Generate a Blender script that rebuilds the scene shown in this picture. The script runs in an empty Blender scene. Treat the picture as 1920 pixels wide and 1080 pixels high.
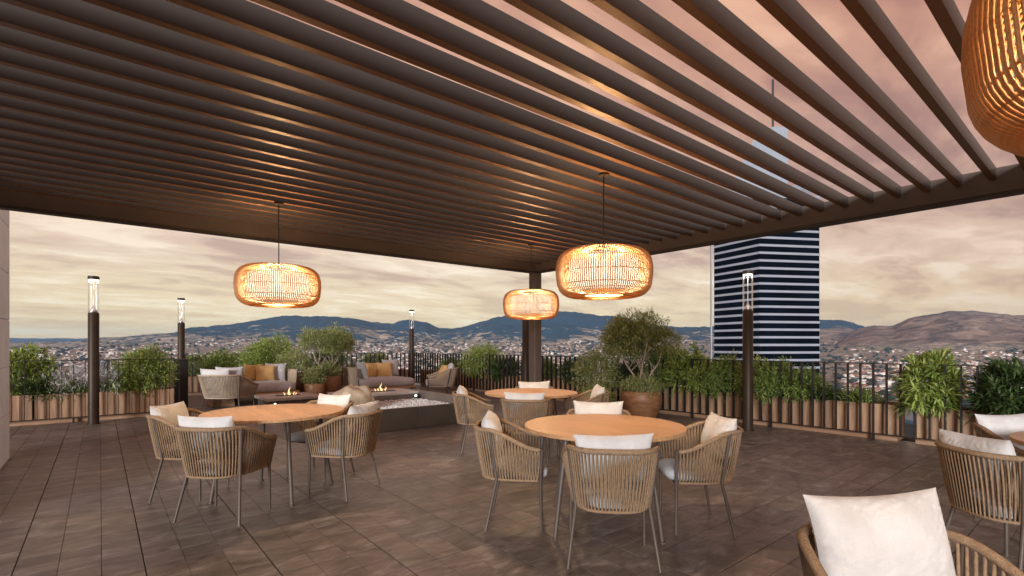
import bpy, math, random
import numpy as np
from mathutils import Vector, noise as mnoise

# ------------------------------------------------------------------ camera, sky, sun, exposure
S = bpy.context.scene
COL = S.collection
TH = math.atan2(1150.0, 943.0)
FX, FY = math.cos(TH), math.sin(TH)          # camera heading on the ground
cam = bpy.data.cameras.new('camera')
cam.sensor_width = 36.0
cam.lens = 943.0 / 1920.0 * 36.0
cam.shift_y = 108.0 / 1920.0
cam.clip_start = 0.05
cam.clip_end = 60000.0
camo = bpy.data.objects.new('camera', cam)
COL.objects.link(camo)
camo.location = (0, 0, 1.35)
camo.rotation_euler = (math.pi / 2, 0, TH - math.pi / 2)
S.camera = camo
S.view_settings.view_transform = 'Standard'
S.view_settings.look = 'None'
S.view_settings.exposure = 0.12
S.view_settings.gamma = 1.0
S.view_settings.use_curve_mapping = False
S.render.engine = 'CYCLES'
S.cycles.use_denoising = True
S.cycles.max_bounces = 7
S.cycles.diffuse_bounces = 4
S.cycles.transparent_max_bounces = 16
S.cycles.sample_clamp_indirect = 6.0
S.cycles.caustics_reflective = False
S.cycles.caustics_refractive = False

def lin(c):
    return tuple(((v / 255.0) / 12.92 if v / 255.0 <= 0.04045 else ((v / 255.0 + 0.055) / 1.055) ** 2.4) for v in c) + (1.0,)

SUN_EL, SUN_AZ = math.radians(10.0), math.atan2(-0.60, -0.80)    # where the low sun stands, behind the viewer
W = bpy.data.worlds.new('World')
S.world = W
W.use_nodes = True
nt = W.node_tree
for n in list(nt.nodes):
    nt.nodes.remove(n)

class NT:
    """small helper to write node trees"""
    def __init__(s, tree): s.t = tree
    def n(s, typ, ins=None, **kw):
        nd = s.t.nodes.new(typ)
        for k, v in kw.items(): setattr(nd, k, v)
        for k, v in (ins or {}).items():
            sock = nd.inputs[k]
            if isinstance(v, bpy.types.NodeSocket): s.t.links.new(v, sock)
            else: sock.default_value = v
        return nd
    def math(s, op, a, b=0.0, clamp=False):
        return s.n('ShaderNodeMath', {0: a, 1: b}, operation=op, use_clamp=clamp).outputs[0]
    def mix(s, f, a, b, blend='MIX'):
        nd = s.n('ShaderNodeMix', data_type='RGBA', blend_type=blend)
        for sock, v in ((nd.inputs[0], f), (nd.inputs[6], a), (nd.inputs[7], b)):
            if isinstance(v, bpy.types.NodeSocket): s.t.links.new(v, sock)
            else: sock.default_value = v
        return nd.outputs[2]
    def ramp(s, fac, stops, interp='LINEAR'):
        nd = s.n('ShaderNodeValToRGB', {0: fac})
        nd.color_ramp.interpolation = interp
        el = nd.color_ramp.elements
        while len(el) < len(stops): el.new(0.5)
        for e, (p, c) in zip(el, stops):
            e.position = p
            e.color = c if len(c) == 4 else tuple(c) + (1,)
        return nd.outputs[0]
    def noise(s, vec, scale, detail=4, rough=0.55, dist=0.0):
        ins = {'Scale': scale, 'Detail': detail, 'Roughness': rough, 'Distortion': dist}
        if vec is not None: ins['Vector'] = vec
        return s.n('ShaderNodeTexNoise', ins).outputs[0]
    def mapping(s, vec, scale=(1, 1, 1), rot=(0, 0, 0), loc=(0, 0, 0)):
        return s.n('ShaderNodeMapping', {0: vec, 1: loc, 2: rot, 3: scale}).outputs[0]

w = NT(nt)
tc = w.n('ShaderNodeTexCoord').outputs['Generated']
sep = w.n('ShaderNodeSeparateXYZ', {0: tc})
el = w.math('MAXIMUM', sep.outputs[2], 0.0)
# clear part of the evening sky, by elevation only
grad = w.ramp(el, [(0.0, lin((250, 232, 178))), (0.06, lin((244, 228, 186))), (0.15, lin((232, 214, 190))),
                   (0.30, lin((212, 178, 160))), (0.50, lin((206, 160, 138))), (0.64, lin((184, 142, 128))), (1.0, lin((118, 102, 110)))])
shad = w.ramp(el, [(0.0, lin((240, 220, 168))), (0.08, lin((220, 200, 168))), (0.16, lin((198, 174, 158))), (0.28, lin((178, 146, 137))), (0.55, lin((176, 132, 118))), (1.0, lin((98, 86, 96)))])
brig = w.ramp(el, [(0.0, lin((255, 246, 205))), (0.12, lin((255, 246, 224))), (0.3, lin((246, 216, 192))), (0.6, lin((232, 180, 148))), (1.0, lin((150, 128, 128)))])
den = w.math('ADD', sep.outputs[2], 0.10)
px = w.math('DIVIDE', sep.outputs[0], den)
py = w.math('DIVIDE', sep.outputs[1], den)
cv = w.n('ShaderNodeCombineXYZ', {0: px, 1: py, 2: 0.0}).outputs[0]
cvr = w.mapping(cv, scale=(0.72, 1.35, 1), rot=(0, 0, -(TH - math.pi / 2) - 0.25))
n1 = w.noise(cvr, 0.85, 8, 0.56, 0.45)
n2 = w.noise(cvr, 2.8, 8, 0.58, 0.7)
n12 = w.math('ADD', w.math('MULTIPLY', n1, 0.68), w.math('MULTIPLY', n2, 0.32))
dark = w.ramp(n12, [(0.40, (1, 1, 1)), (0.51, (0, 0, 0))], 'EASE')
lite = w.ramp(n12, [(0.50, (0, 0, 0)), (0.60, (1, 1, 1))], 'EASE')
c = w.mix(dark, grad, shad)
c = w.mix(lite, c, brig)
# the glow of the evening stands ahead and a little to the left; away from it the clouds are greyer
GA = TH + math.radians(16)
gd = w.n('ShaderNodeVectorMath', {0: w.n('ShaderNodeVectorMath', {0: w.n('ShaderNodeCombineXYZ', {0: sep.outputs[0], 1: sep.outputs[1], 2: 0.0}).outputs[0]}, operation='NORMALIZE').outputs[0], 1: (math.cos(GA), math.sin(GA), 0)}, operation='DOT_PRODUCT').outputs['Value']
gf = w.n('ShaderNodeMapRange', {0: gd, 1: 0.45, 2: 0.97, 3: 0.0, 4: 1.0}, interpolation_type='SMOOTHSTEP').outputs[0]
c = w.mix(gf, w.mix(1.0, c, (0.86, 0.78, 0.78, 1), 'MULTIPLY'), c)
sky = w.n('ShaderNodeTexSky', sky_type='NISHITA', sun_disc=False)
sky.sun_elevation = SUN_EL
sky.sun_rotation = math.pi / 2 - SUN_AZ
sky.altitude = 1500
nish = w.mix(1.0, sky.outputs[0], (0.10, 0.10, 0.10, 1), 'MULTIPLY')
c = w.mix(0.05, c, nish)
c = w.mix(1.0, c, (1.03, 0.97, 0.93, 1), 'MULTIPLY')
bg = w.n('ShaderNodeBackground', {0: c, 1: 1.0})
wo = w.n('ShaderNodeOutputWorld')
nt.links.new(bg.outputs[0], wo.inputs[0])

sun = bpy.data.lights.new('sun', 'SUN')
sun.energy = 4.0
sun.angle = math.radians(18)
sun.color = (1.0, 0.985, 0.965)
suno = bpy.data.objects.new('sun', sun)
COL.objects.link(suno)
sd = Vector((math.cos(SUN_EL) * math.cos(SUN_AZ), math.cos(SUN_EL) * math.sin(SUN_AZ), math.sin(SUN_EL)))
suno.rotation_euler = sd.to_track_quat('Z', 'Y').to_euler()
suno.location = sd * 30

# ------------------------------------------------------------------ materials
def new_mat(name):
    m = bpy.data.materials.new(name)
    m.use_nodes = True
    t = m.node_tree
    b = t.nodes['Principled BSDF']
    return m, NT(t), b

def pbr(name, c1, c2=None, scale=8.0, rough=0.6, bump=0.0, bscale=None, stretch=(1, 1, 1), metal=0.0, spec=0.5, detail=5, coord='Object', rvar=0.0, contrast=(0.35, 0.65), island=0.0, objrand=0.0):
    m, t, b = new_mat(name)
    c1 = lin(c1) if max(c1) > 1 else tuple(c1) + (1,)
    c2 = c1 if c2 is None else (lin(c2) if max(c2) > 1 else tuple(c2) + (1,))
    co = t.n('ShaderNodeTexCoord').outputs[coord]
    v = t.mapping(co, scale=stretch)
    if objrand:
        oi = t.n('ShaderNodeObjectInfo').outputs['Random']
        off = t.n('ShaderNodeCombineXYZ', {0: t.math('MULTIPLY', oi, 37.0), 1: t.math('MULTIPLY', oi, 91.0), 2: t.math('MULTIPLY', oi, 13.0)}).outputs[0]
        v = t.n('ShaderNodeVectorMath', {0: v, 1: off}, operation='ADD').outputs[0]
    f = t.noise(v, scale, detail)
    col = t.ramp(f, [(contrast[0], c1), (contrast[1], c2)])
    if island or objrand:
        r = t.n('ShaderNodeNewGeometry').outputs['Random Per Island'] if island else t.n('ShaderNodeObjectInfo').outputs['Random']
        amt = island or objrand
        k = t.math('ADD', t.math('MULTIPLY', r, 2 * amt), 1 - amt)
        col = t.mix(1.0, col, t.n('ShaderNodeCombineXYZ', {0: k, 1: k, 2: k}).outputs[0], 'MULTIPLY')
    t.t.links.new(col, b.inputs['Base Color'])
    b.inputs['Metallic'].default_value = metal
    b.inputs['Specular IOR Level'].default_value = spec
    if rvar:
        t.t.links.new(t.math('ADD', t.math('MULTIPLY', f, rvar), rough - rvar / 2), b.inputs['Roughness'])
    else:
        b.inputs['Roughness'].default_value = rough
    if bump:
        bn = t.noise(v, bscale or scale * 4, 4)
        bp = t.n('ShaderNodeBump', {'Strength': bump, 'Distance': 0.01, 'Height': bn})
        t.t.links.new(bp.outputs[0], b.inputs['Normal'])
    return m

def leaf_mat(name, c1, c2, c3, trans=0.3):
    m, t, b = new_mat(name)
    r = t.n('ShaderNodeNewGeometry').outputs['Random Per Island']
    col = t.ramp(r, [(0.0, c1), (0.55, c2), (1.0, c3)])
    t.t.links.new(col, b.inputs['Base Color'])
    b.inputs['Roughness'].default_value = 0.5
    b.inputs['Specular IOR Level'].default_value = 0.35
    tr = t.n('ShaderNodeBsdfTranslucent', {0: col})
    mx = t.n('ShaderNodeMixShader', {0: trans, 1: b.outputs[0], 2: tr.outputs[0]})
    t.t.links.new(mx.outputs[0], t.t.nodes['Material Output'].inputs[0])
    return m

def emit(name, c, s):
    m, t, b = new_mat(name)
    b.inputs['Base Color'].default_value = tuple(c) + (1,)
    b.inputs['Emission Color'].default_value = tuple(c) + (1,)
    b.inputs['Emission Strength'].default_value = s
    return m

def tile_mat():
    m, t, b = new_mat('porcelain_tile')
    geo = t.n('ShaderNodeNewGeometry').outputs['Position']
    slab = t.n('ShaderNodeVectorMath', {0: t.mapping(geo, loc=(0.4 / 0.615, -0.30 / 0.41, 0), scale=(1 / 0.615, 1 / 0.41, 1))}, operation='FLOOR').outputs[0]
    wn = t.n('ShaderNodeTexWhiteNoise', {0: slab}, noise_dimensions='3D')
    off = t.n('ShaderNodeVectorMath', {0: wn.outputs[1], 1: (40, 40, 0)}, operation='MULTIPLY').outputs[0]
    base = t.n('ShaderNodeVectorMath', {0: geo, 1: off}, operation='ADD').outputs[0]
    f1 = t.noise(t.mapping(base, scale=(1.0, 1.9, 1)), 2.8, 9, 0.66, 1.0)
    f2 = t.noise(t.mapping(base, scale=(1, 3.6, 1)), 8.0, 9, 0.72, 0.8)
    f3 = t.noise(geo, 0.9, 5, 0.6)
    col = t.ramp(t.math('ADD', t.math('MULTIPLY', f1, 0.6), t.math('MULTIPLY', f2, 0.4)),
                 [(0.35, (0.050, 0.040, 0.036)), (0.45, (0.118, 0.098, 0.088)), (0.54, (0.175, 0.152, 0.140)), (0.64, (0.32, 0.29, 0.275))])
    k = t.math('ADD', t.math('MULTIPLY', wn.outputs[0], 0.26), 0.87)
    k = t.math('MULTIPLY', k, t.math('ADD', t.math('MULTIPLY', f3, 1.2), 0.40))
    col = t.mix(1.0, col, t.n('ShaderNodeCombineXYZ', {0: k, 1: k, 2: k}).outputs[0], 'MULTIPLY')
    t.t.links.new(col, b.inputs['Base Color'])
    t.t.links.new(t.math('ADD', t.math('MULTIPLY', f2, 0.34), 0.22), b.inputs['Roughness'])
    b.inputs['Specular IOR Level'].default_value = 0.45
    bp = t.n('ShaderNodeBump', {'Strength': 0.5, 'Distance': 0.004, 'Height': f2})
    t.t.links.new(bp.outputs[0], b.inputs['Normal'])
    return m

def glass_mat(name, tint=(1, 1, 1), gloss=0.10):
    m, t, b = new_mat(name)
    fr = t.n('ShaderNodeFresnel', {0: 1.35}).outputs[0]
    tr = t.n('ShaderNodeBsdfTransparent', {0: tuple(tint) + (1,)})
    gl = t.n('ShaderNodeBsdfGlossy', {0: (1, 1, 1, 1), 1: 0.03})
    mx = t.n('ShaderNodeMixShader', {0: t.math('MULTIPLY', fr, 0.8), 1: tr.outputs[0], 2: gl.outputs[0]})
    t.t.links.new(mx.outputs[0], t.t.nodes['Material Output'].inputs[0])
    return m

def rope_mat(name, c1, c2):
    m, t, b = new_mat(name)
    co = t.n('ShaderNodeTexCoord').outputs['Object']
    f = t.noise(co, 45, 5, 0.7)
    f2 = t.noise(t.mapping(co, scale=(1, 1, 2.2)), 210, 3, 0.7)
    col = t.ramp(f, [(0.3, c1 + (1,)), (0.7, c2 + (1,))])
    col = t.mix(0.75, col, t.ramp(f2, [(0.3, (0.35, 0.35, 0.35)), (0.65, (1.2, 1.2, 1.2))]), 'MULTIPLY')
    t.t.links.new(col, b.inputs['Base Color'])
    b.inputs['Roughness'].default_value = 0.85
    b.inputs['Specular IOR Level'].default_value = 0.2
    bp = t.n('ShaderNodeBump', {'Strength': 0.8, 'Distance': 0.004, 'Height': f2})
    t.t.links.new(bp.outputs[0], b.inputs['Normal'])
    return m

def rattan_mat():
    m, t, b = new_mat('rattan')
    co = t.n('ShaderNodeTexCoord').outputs['Object']
    f = t.noise(t.mapping(co, scale=(1, 1, 3)), 60, 4, 0.6)
    col = t.ramp(f, [(0.3, (0.48, 0.26, 0.10, 1)), (0.7, (0.66, 0.40, 0.18, 1))])
    t.t.links.new(col, b.inputs['Base Color'])
    b.inputs['Roughness'].default_value = 0.42
    tr = t.n('ShaderNodeBsdfTranslucent', {0: col})
    mx = t.n('ShaderNodeMixShader', {0: 0.20, 1: b.outputs[0], 2: tr.outputs[0]})
    t.t.links.new(mx.outputs[0], t.t.nodes['Material Output'].inputs[0])
    return m

def linen_mat(name, c1, c2):
    m, t, b = new_mat(name)
    co = t.n('ShaderNodeTexCoord').outputs['Object']
    f = t.noise(co, 9, 4)
    col = t.ramp(f, [(0.3, c1 + (1,)), (0.7, c2 + (1,))])
    wv = t.math('ADD', t.noise(t.mapping(co, scale=(1, 1, 6)), 150, 2), t.noise(t.mapping(co, scale=(6, 1, 1)), 150, 2))
    col = t.mix(0.35, col, t.ramp(t.math('MULTIPLY', wv, 0.5), [(0.35, (0.75, 0.75, 0.75)), (0.6, (1.1, 1.1, 1.1))]), 'MULTIPLY')
    t.t.links.new(col, b.inputs['Base Color'])
    b.inputs['Roughness'].default_value = 0.9
    b.inputs['Specular IOR Level'].default_value = 0.15
    b.inputs['Sheen Weight'].default_value = 0.15
    h = t.math('ADD', t.math('MULTIPLY', wv, 0.15), t.math('MULTIPLY', t.noise(t.mapping(co, scale=(1, 1, 0.5)), 10, 2, 0.5, .6), 0.5))
    bp = t.n('ShaderNodeBump', {'Strength': 0.4, 'Distance': 0.01, 'Height': h})
    t.t.links.new(bp.outputs[0], b.inputs['Normal'])
    return m

M = {}
M['tile'] = tile_mat()
M['grout'] = pbr('dark_grout', (0.035, 0.027, 0.023), (0.05, 0.04, 0.034), 20, 0.9)
M['alu'] = pbr('taupe_coated_metal', (0.088, 0.068, 0.058), (0.104, 0.082, 0.070), 3, 0.48, 0.05, 60, spec=0.4)
M['slat'] = pbr('taupe_slat_metal', (0.056, 0.050, 0.047), (0.070, 0.062, 0.058), 3, 0.45, 0.03, 60, (0.2, 1, 1), spec=0.4)
M['glow_slat_face'] = pbr('copper_brown_glow_face', (0.105, 0.046, 0.020), (0.130, 0.058, 0.026), 3, 0.42, 0.03, 60, (0.2, 1, 1), spec=0.5)
_b = M['glow_slat_face'].node_tree.nodes['Principled BSDF']; _b.inputs['IOR'].default_value = 1.9; _b.inputs['Specular Tint'].default_value = (1.0, 0.62, 0.36, 1)  # copper-brown undersides; the pendants' warm glow is put into colour and tint
M['trim'] = pbr('dark_trim_metal', (0.03, 0.022, 0.018), (0.045, 0.034, 0.028), 3, 0.6)
M['bronze'] = pbr('dark_bronze_metal', (0.030, 0.018, 0.011), (0.042, 0.026, 0.016), 4, 0.45, 0.05, 90, spec=0.25)
M['black'] = pbr('black_powder_coat', (0.010, 0.010, 0.010), (0.016, 0.015, 0.014), 10, 0.5, 0.05, 120)
M['leg'] = pbr('taupe_leg_metal', (0.085, 0.064, 0.052), (0.105, 0.080, 0.066), 6, 0.45, 0.04, 120)
M['rope'] = rope_mat('jute_rope', (0.26, 0.172, 0.106), (0.42, 0.295, 0.192))
M['rope_pale'] = rope_mat('pale_grey_rope', (0.46, 0.36, 0.27), (0.62, 0.51, 0.40))
M['linen'] = linen_mat('natural_white_linen', (0.56, 0.555, 0.56), (0.66, 0.655, 0.66))
M['grey_fabric'] = linen_mat('light_grey_fabric', (0.46, 0.46, 0.485), (0.56, 0.56, 0.585))
M['yellow_fabric'] = linen_mat('ochre_yellow_fabric', (0.66, 0.43, 0.17), (0.76, 0.52, 0.24))
M['teak'] = pbr('warm_teak', (0.40, 0.22, 0.105), (0.55, 0.335, 0.18), 5, 0.40, 0.12, 40, (8, 0.7, 4), rvar=0.14, contrast=(0.32, 0.68), objrand=0.09)
M['plank'] = pbr('weathered_brown_plank', (0.24, 0.142, 0.088), (0.46, 0.29, 0.185), 4.5, 0.6, 0.25, 22, (3.5, 3.5, 0.35), rvar=0.1, objrand=0.16)
M['plinth'] = pbr('pale_plinth_wood', (0.30, 0.17, 0.105), (0.42, 0.26, 0.17), 4, 0.6, 0.2, 22, (0.5, 0.5, 4))
M['soil'] = pbr('dark_soil', (0.02, 0.014, 0.010), (0.05, 0.035, 0.025), 30, 0.95, 0.8, 60)
M['pot'] = pbr('terracotta_glaze', (0.22, 0.105, 0.05), (0.36, 0.185, 0.095), 6, 0.45, 0.2, 30, (1, 1, 2.5), rvar=0.25)
M['pot_dark'] = pbr('dark_terracotta', (0.13, 0.06, 0.035), (0.2, 0.1, 0.06), 6, 0.5, 0.2, 30)
M['bark'] = pbr('pale_bark', (0.30, 0.24, 0.19), (0.50, 0.43, 0.36), 18, 0.8, 0.5, 50)
M['stem'] = pbr('green_stem', (0.07, 0.07, 0.03), (0.11, 0.10, 0.05), 18, 0.8)
M['rattan'] = rattan_mat()
M['cord'] = M['black']
M['brass'] = pbr('aged_brass', (0.35, 0.22, 0.10), (0.45, 0.30, 0.15), 6, 0.35, metal=0.8)
M['bulb'] = emit('warm_bulb_glass', (1.0, 0.80, 0.52), 0.8)
m_, t_, b_ = new_mat('added_glow_liner')
tl_ = t_.n('ShaderNodeBsdfTranslucent', {0: (0.070, 0.086, 0.120, 1)})
tp_ = t_.n('ShaderNodeBsdfTransparent', {0: (1, 1, 1, 1)})
t_.t.links.new(t_.n('ShaderNodeMixShader', {0: 0.55, 1: tp_.outputs[0], 2: tl_.outputs[0]}).outputs[0], t_.t.nodes['Material Output'].inputs[0])
M['glow_liner'] = m_  # liner added to even out the lamp glow, bluish against the warm light
m_, t_, b_ = new_mat('frosted_lamp_disc')
tl_ = t_.n('ShaderNodeBsdfTranslucent', {0: (0.30, 0.30, 0.28, 1)})
tp_ = t_.n('ShaderNodeBsdfTransparent', {0: (1, 1, 1, 1)})
t_.t.links.new(t_.n('ShaderNodeMixShader', {0: 0.28, 1: tp_.outputs[0], 2: tl_.outputs[0]}).outputs[0], t_.t.nodes['Material Output'].inputs[0])
M['disc'] = m_
M['led'] = emit('white_lamp_ring', (1.0, 0.94, 0.86), 5.0)
M['spot'] = emit('small_spot_lens', (1.0, 0.95, 0.88), 6.0)
M['flame'] = emit('gas_flame', (1.0, 0.62, 0.28), 1.7)
M['glass'] = glass_mat('clear_lamp_glass')
M['silver'] = pbr('brushed_silver', (0.55, 0.55, 0.57), (0.7, 0.7, 0.72), 12, 0.3, metal=0.9)
M['basin'] = pbr('dark_bronze_basin', (0.045, 0.035, 0.029), (0.065, 0.052, 0.043), 2.5, 0.5, 0.08, 40)
M['basin_pale'] = pbr('taupe_fire_wall', (0.13, 0.11, 0.097), (0.17, 0.145, 0.128), 2.5, 0.5, 0.08, 40)
M['fire_top'] = pbr('pale_stone_top', (0.42, 0.39, 0.37), (0.54, 0.51, 0.49), 6, 0.5, 0.1, 60)
M['pebble'] = pbr('white_pebble', (0.66, 0.67, 0.68), (0.84, 0.84, 0.85), 4, 0.6, island=0.12)
M['rock'] = pbr('sandstone_rock', (0.40, 0.30, 0.20), (0.66, 0.56, 0.44), 5, 0.85, 0.6, 16, detail=8)
M['concrete'] = pbr('pale_board_concrete', (0.70, 0.76, 0.85), (0.80, 0.87, 0.95), 3, 0.75, 0.25, 14, detail=8)
M['olive'] = leaf_mat('olive_leaf', (0.14, 0.18, 0.055), (0.34, 0.40, 0.15), (0.62, 0.68, 0.34))
M['bamboo'] = leaf_mat('bright_narrow_leaf', (0.10, 0.16, 0.03), (0.30, 0.41, 0.09), (0.60, 0.70, 0.24))
M['green'] = leaf_mat('mid_green_leaf', (0.07, 0.13, 0.03), (0.22, 0.33, 0.08), (0.46, 0.57, 0.19))
M['dark'] = leaf_mat('dark_green_leaf', (0.03, 0.06, 0.018), (0.06, 0.11, 0.035), (0.13, 0.20, 0.065))
M['silverleaf'] = leaf_mat('silver_leaf', (0.42, 0.42, 0.43), (0.62, 0.62, 0.64), (0.85, 0.84, 0.85), 0.2)
M['petal'] = leaf_mat('white_petal', (0.7, 0.68, 0.66), (0.8, 0.79, 0.78), (0.85, 0.84, 0.82), 0.25)

# ------------------------------------------------------------------ mesh helpers
class MB:
    def __init__(s): s.v = []; s.f = []
    def add(s, vs, fs):
        o = len(s.v)
        s.v.extend([tuple(map(float, p)) for p in vs])
        s.f.extend([tuple(i + o for i in f) for f in fs])
        return s
    def box(s, x0, x1, y0, y1, z0, z1, bev=0.0):
        if bev <= 0:
            v = [(x0, y0, z0), (x1, y0, z0), (x1, y1, z0), (x0, y1, z0), (x0, y0, z1), (x1, y0, z1), (x1, y1, z1), (x0, y1, z1)]
            return s.add(v, [(3, 2, 1, 0), (4, 5, 6, 7), (0, 1, 5, 4), (1, 2, 6, 5), (2, 3, 7, 6), (3, 0, 4, 7)])
        b = bev                                     # chamfered box
        ring = lambda i, z: [(x0 + i, y0, z), (x1 - i, y0, z), (x1, y0 + i, z), (x1, y1 - i, z), (x1 - i, y1, z), (x0 + i, y1, z), (x0, y1 - i, z), (x0, y0 + i, z)]
        inn = lambda z: [(x0 + b, y0 + b, z), (x1 - b, y0 + b, z), (x1 - b, y0 + b, z), (x1 - b, y1 - b, z), (x1 - b, y1 - b, z), (x0 + b, y1 - b, z), (x0 + b, y1 - b, z), (x0 + b, y0 + b, z)]
        cap = lambda z: [(x0 + b, y0 + b, z), (x1 - b, y0 + b, z), (x1 - b, y1 - b, z), (x0 + b, y1 - b, z)]
        r1, r2 = ring(b, z0 + b), ring(b, z1 - b)
        v = cap(z0) + r1 + r2 + cap(z1)
        f = [(3, 2, 1, 0), (20, 21, 22, 23)]
        for k in range(8): f.append((4 + k, 4 + (k + 1) % 8, 12 + (k + 1) % 8, 12 + k))
        for c in range(4):
            a, n2_ = 4 + 2 * c, 4 + 2 * c + 1
            f.append((c, (c + 1) % 4, n2_, a)); f.append((20 + c, 12 + 2 * c, 12 + 2 * c + 1, 20 + (c + 1) % 4))
            nx = 4 + (2 * c + 2) % 8
            f.append(((c + 1) % 4, nx, n2_)); f.append((20 + (c + 1) % 4, n2_ + 8, nx + 8))
        return s.add(v, f)
    def tube(s, pts, r, n=6, cap=True, closed=False):
        P = [Vector(p) for p in pts]
        R = r if hasattr(r, '__len__') else [r] * len(P)
        L = len(P); vs = []
        up = None
        for i, p in enumerate(P):
            if closed: t = P[(i + 1) % L] - P[i - 1]
            else: t = P[min(i + 1, L - 1)] - P[max(i - 1, 0)]
            t.normalize()
            if up is None:
                up = Vector((0, 0, 1)) if abs(t.z) < 0.9 else Vector((1, 0, 0))
            a = t.cross(up)
            if a.length < 1e-5: a = t.orthogonal()
            a.normalize(); up = a.cross(t); up.normalize()
            for k in range(n):
                q = 2 * math.pi * k / n
                vs.append(p + (a * math.cos(q) + up * math.sin(q)) * R[i])
        fs = []
        for i in range(L if closed else L - 1):
            j = (i + 1) % L
            for k in range(n):
                fs.append((i * n + k, i * n + (k + 1) % n, j * n + (k + 1) % n, j * n + k))
        if cap and not closed:
            fs.append(tuple(range(n))[::-1]); fs.append(tuple((L - 1) * n + k for k in range(n)))
        return s.add(vs, fs)
    def lathe(s, prof, n=24, c=(0, 0, 0), capb=True, capt=True):
        vs = []
        for r, z in prof:
            for k in range(n):
                q = 2 * math.pi * k / n
                vs.append((c[0] + r * math.cos(q), c[1] + r * math.sin(q), c[2] + z))
        fs = []
        for i in range(len(prof) - 1):
            for k in range(n):
                fs.append((i * n + k, i * n + (k + 1) % n, (i + 1) * n + (k + 1) % n, (i + 1) * n + k))
        if capb: fs.append(tuple(range(n))[::-1])
        if capt: fs.append(tuple((len(prof) - 1) * n + k for k in range(n)))
        return s.add(vs, fs)
    def mesh(s, name, mat, smooth=False, sharp=None):
        me = bpy.data.meshes.new(name)
        me.from_pydata(s.v, [], s.f)
        if mat is not None: me.materials.append(mat)
        if smooth:
            me.polygons.foreach_set('use_smooth', [True] * len(me.polygons))
            if sharp:
                try: me.set_sharp_from_angle(angle=math.radians(sharp))
                except Exception: pass
        me.update()
        return me

def np_mesh(name, V, F, mat, smooth=False):
    """V (n,3), F (m,k) with the same k corners each"""
    me = bpy.data.meshes.new(name)
    V = np.asarray(V, dtype=np.float32); F = np.asarray(F, dtype=np.int32)
    me.vertices.add(len(V)); me.vertices.foreach_set('co', V.ravel())
    k = F.shape[1]
    me.loops.add(F.size); me.loops.foreach_set('vertex_index', F.ravel())
    me.polygons.add(len(F))
    me.polygons.foreach_set('loop_start', np.arange(0, F.size, k, dtype=np.int32))
    me.polygons.foreach_set('loop_total', np.full(len(F), k, dtype=np.int32))
    if smooth: me.polygons.foreach_set('use_smooth', np.ones(len(F), dtype=bool))
    if mat is not None: me.materials.append(mat)
    me.update(calc_edges=True)
    me.validate()
    return me

def link(name, data, parent=None, loc=None, rz=None):
    o = bpy.data.objects.new(name, data)
    COL.objects.link(o)
    if parent is not None: o.parent = parent
    if loc is not None: o.location = loc
    if rz is not None: o.rotation_euler = (0, 0, rz)
    return o
def tag(o, label, cat, group=None, kind=None):
    if label: o['label'] = label
    if cat: o['category'] = cat
    if group: o['group'] = group
    if kind: o['kind'] = kind
    return o
def thing(name, label, cat, loc=(0, 0, 0), rz=0.0, group=None):
    return tag(link(name, None, None, loc, rz), label, cat, group)
def struct(name, me):
    o = link(name, me); o['kind'] = 'structure'; return o
def stuff(o): o['kind'] = 'stuff'; return o
def dup(root, loc, rz, label):
    r = root.copy(); COL.objects.link(r); r.location = loc; r.rotation_euler = (0, 0, rz)
    r['label'] = label
    for ch in root.children:
        c_ = ch.copy(); COL.objects.link(c_); c_.parent = r
        for g in ch.children:
            d_ = g.copy(); COL.objects.link(d_); d_.parent = c_
    return r

rng = np.random.default_rng(7)
random.seed(7)

# ------------------------------------------------------------------ ground: plain, hills
def sstep(a, b, x):
    t = np.clip((x - a) / (b - a), 0, 1); return t * t * (3 - 2 * t)
# ridge line of the hills: bearing from the heading (degrees, + to the right) -> elevation (degrees)
RX = np.array([-180, -90, -60, -50, -45.0, -41.5, -40.6, -39.6, -37.7, -35.4, -33.7, -33.1, -31.4, -29.3, -27.0, -24.6, -22.2, -20.4, -17.6, -15.4, -13.4, -12.4, -11.7, -9.6, -8.4, -6.6, -5.4, -3.6, -0.6, 2.4, 4.9, 7.3, 8.4, 12.0, 16.0, 18.2, 21.4, 26.0, 31.6, 33.4, 34.6, 36.5, 40, 50, 70, 110, 180])
RE = np.array([0.6, 0.6, 0.5, 0.25, 0.2, 0.35, 0.5, 0.75, 0.95, 1.25, 1.45, 1.9, 2.05, 2.4, 2.85, 3.25, 3.25, 3.3, 3.05, 2.55, 2.4, 2.8, 2.9, 2.6, 1.95, 1.9, 2.1, 2.65, 3.45, 3.65, 3.85, 3.75, 3.5, 3.15, 2.2, 2.05, 2.05, 2.4, 2.85, 2.85, 2.3, 1.3, 1.0, 1.2, 1.3, 0.9, 0.6])
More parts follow.
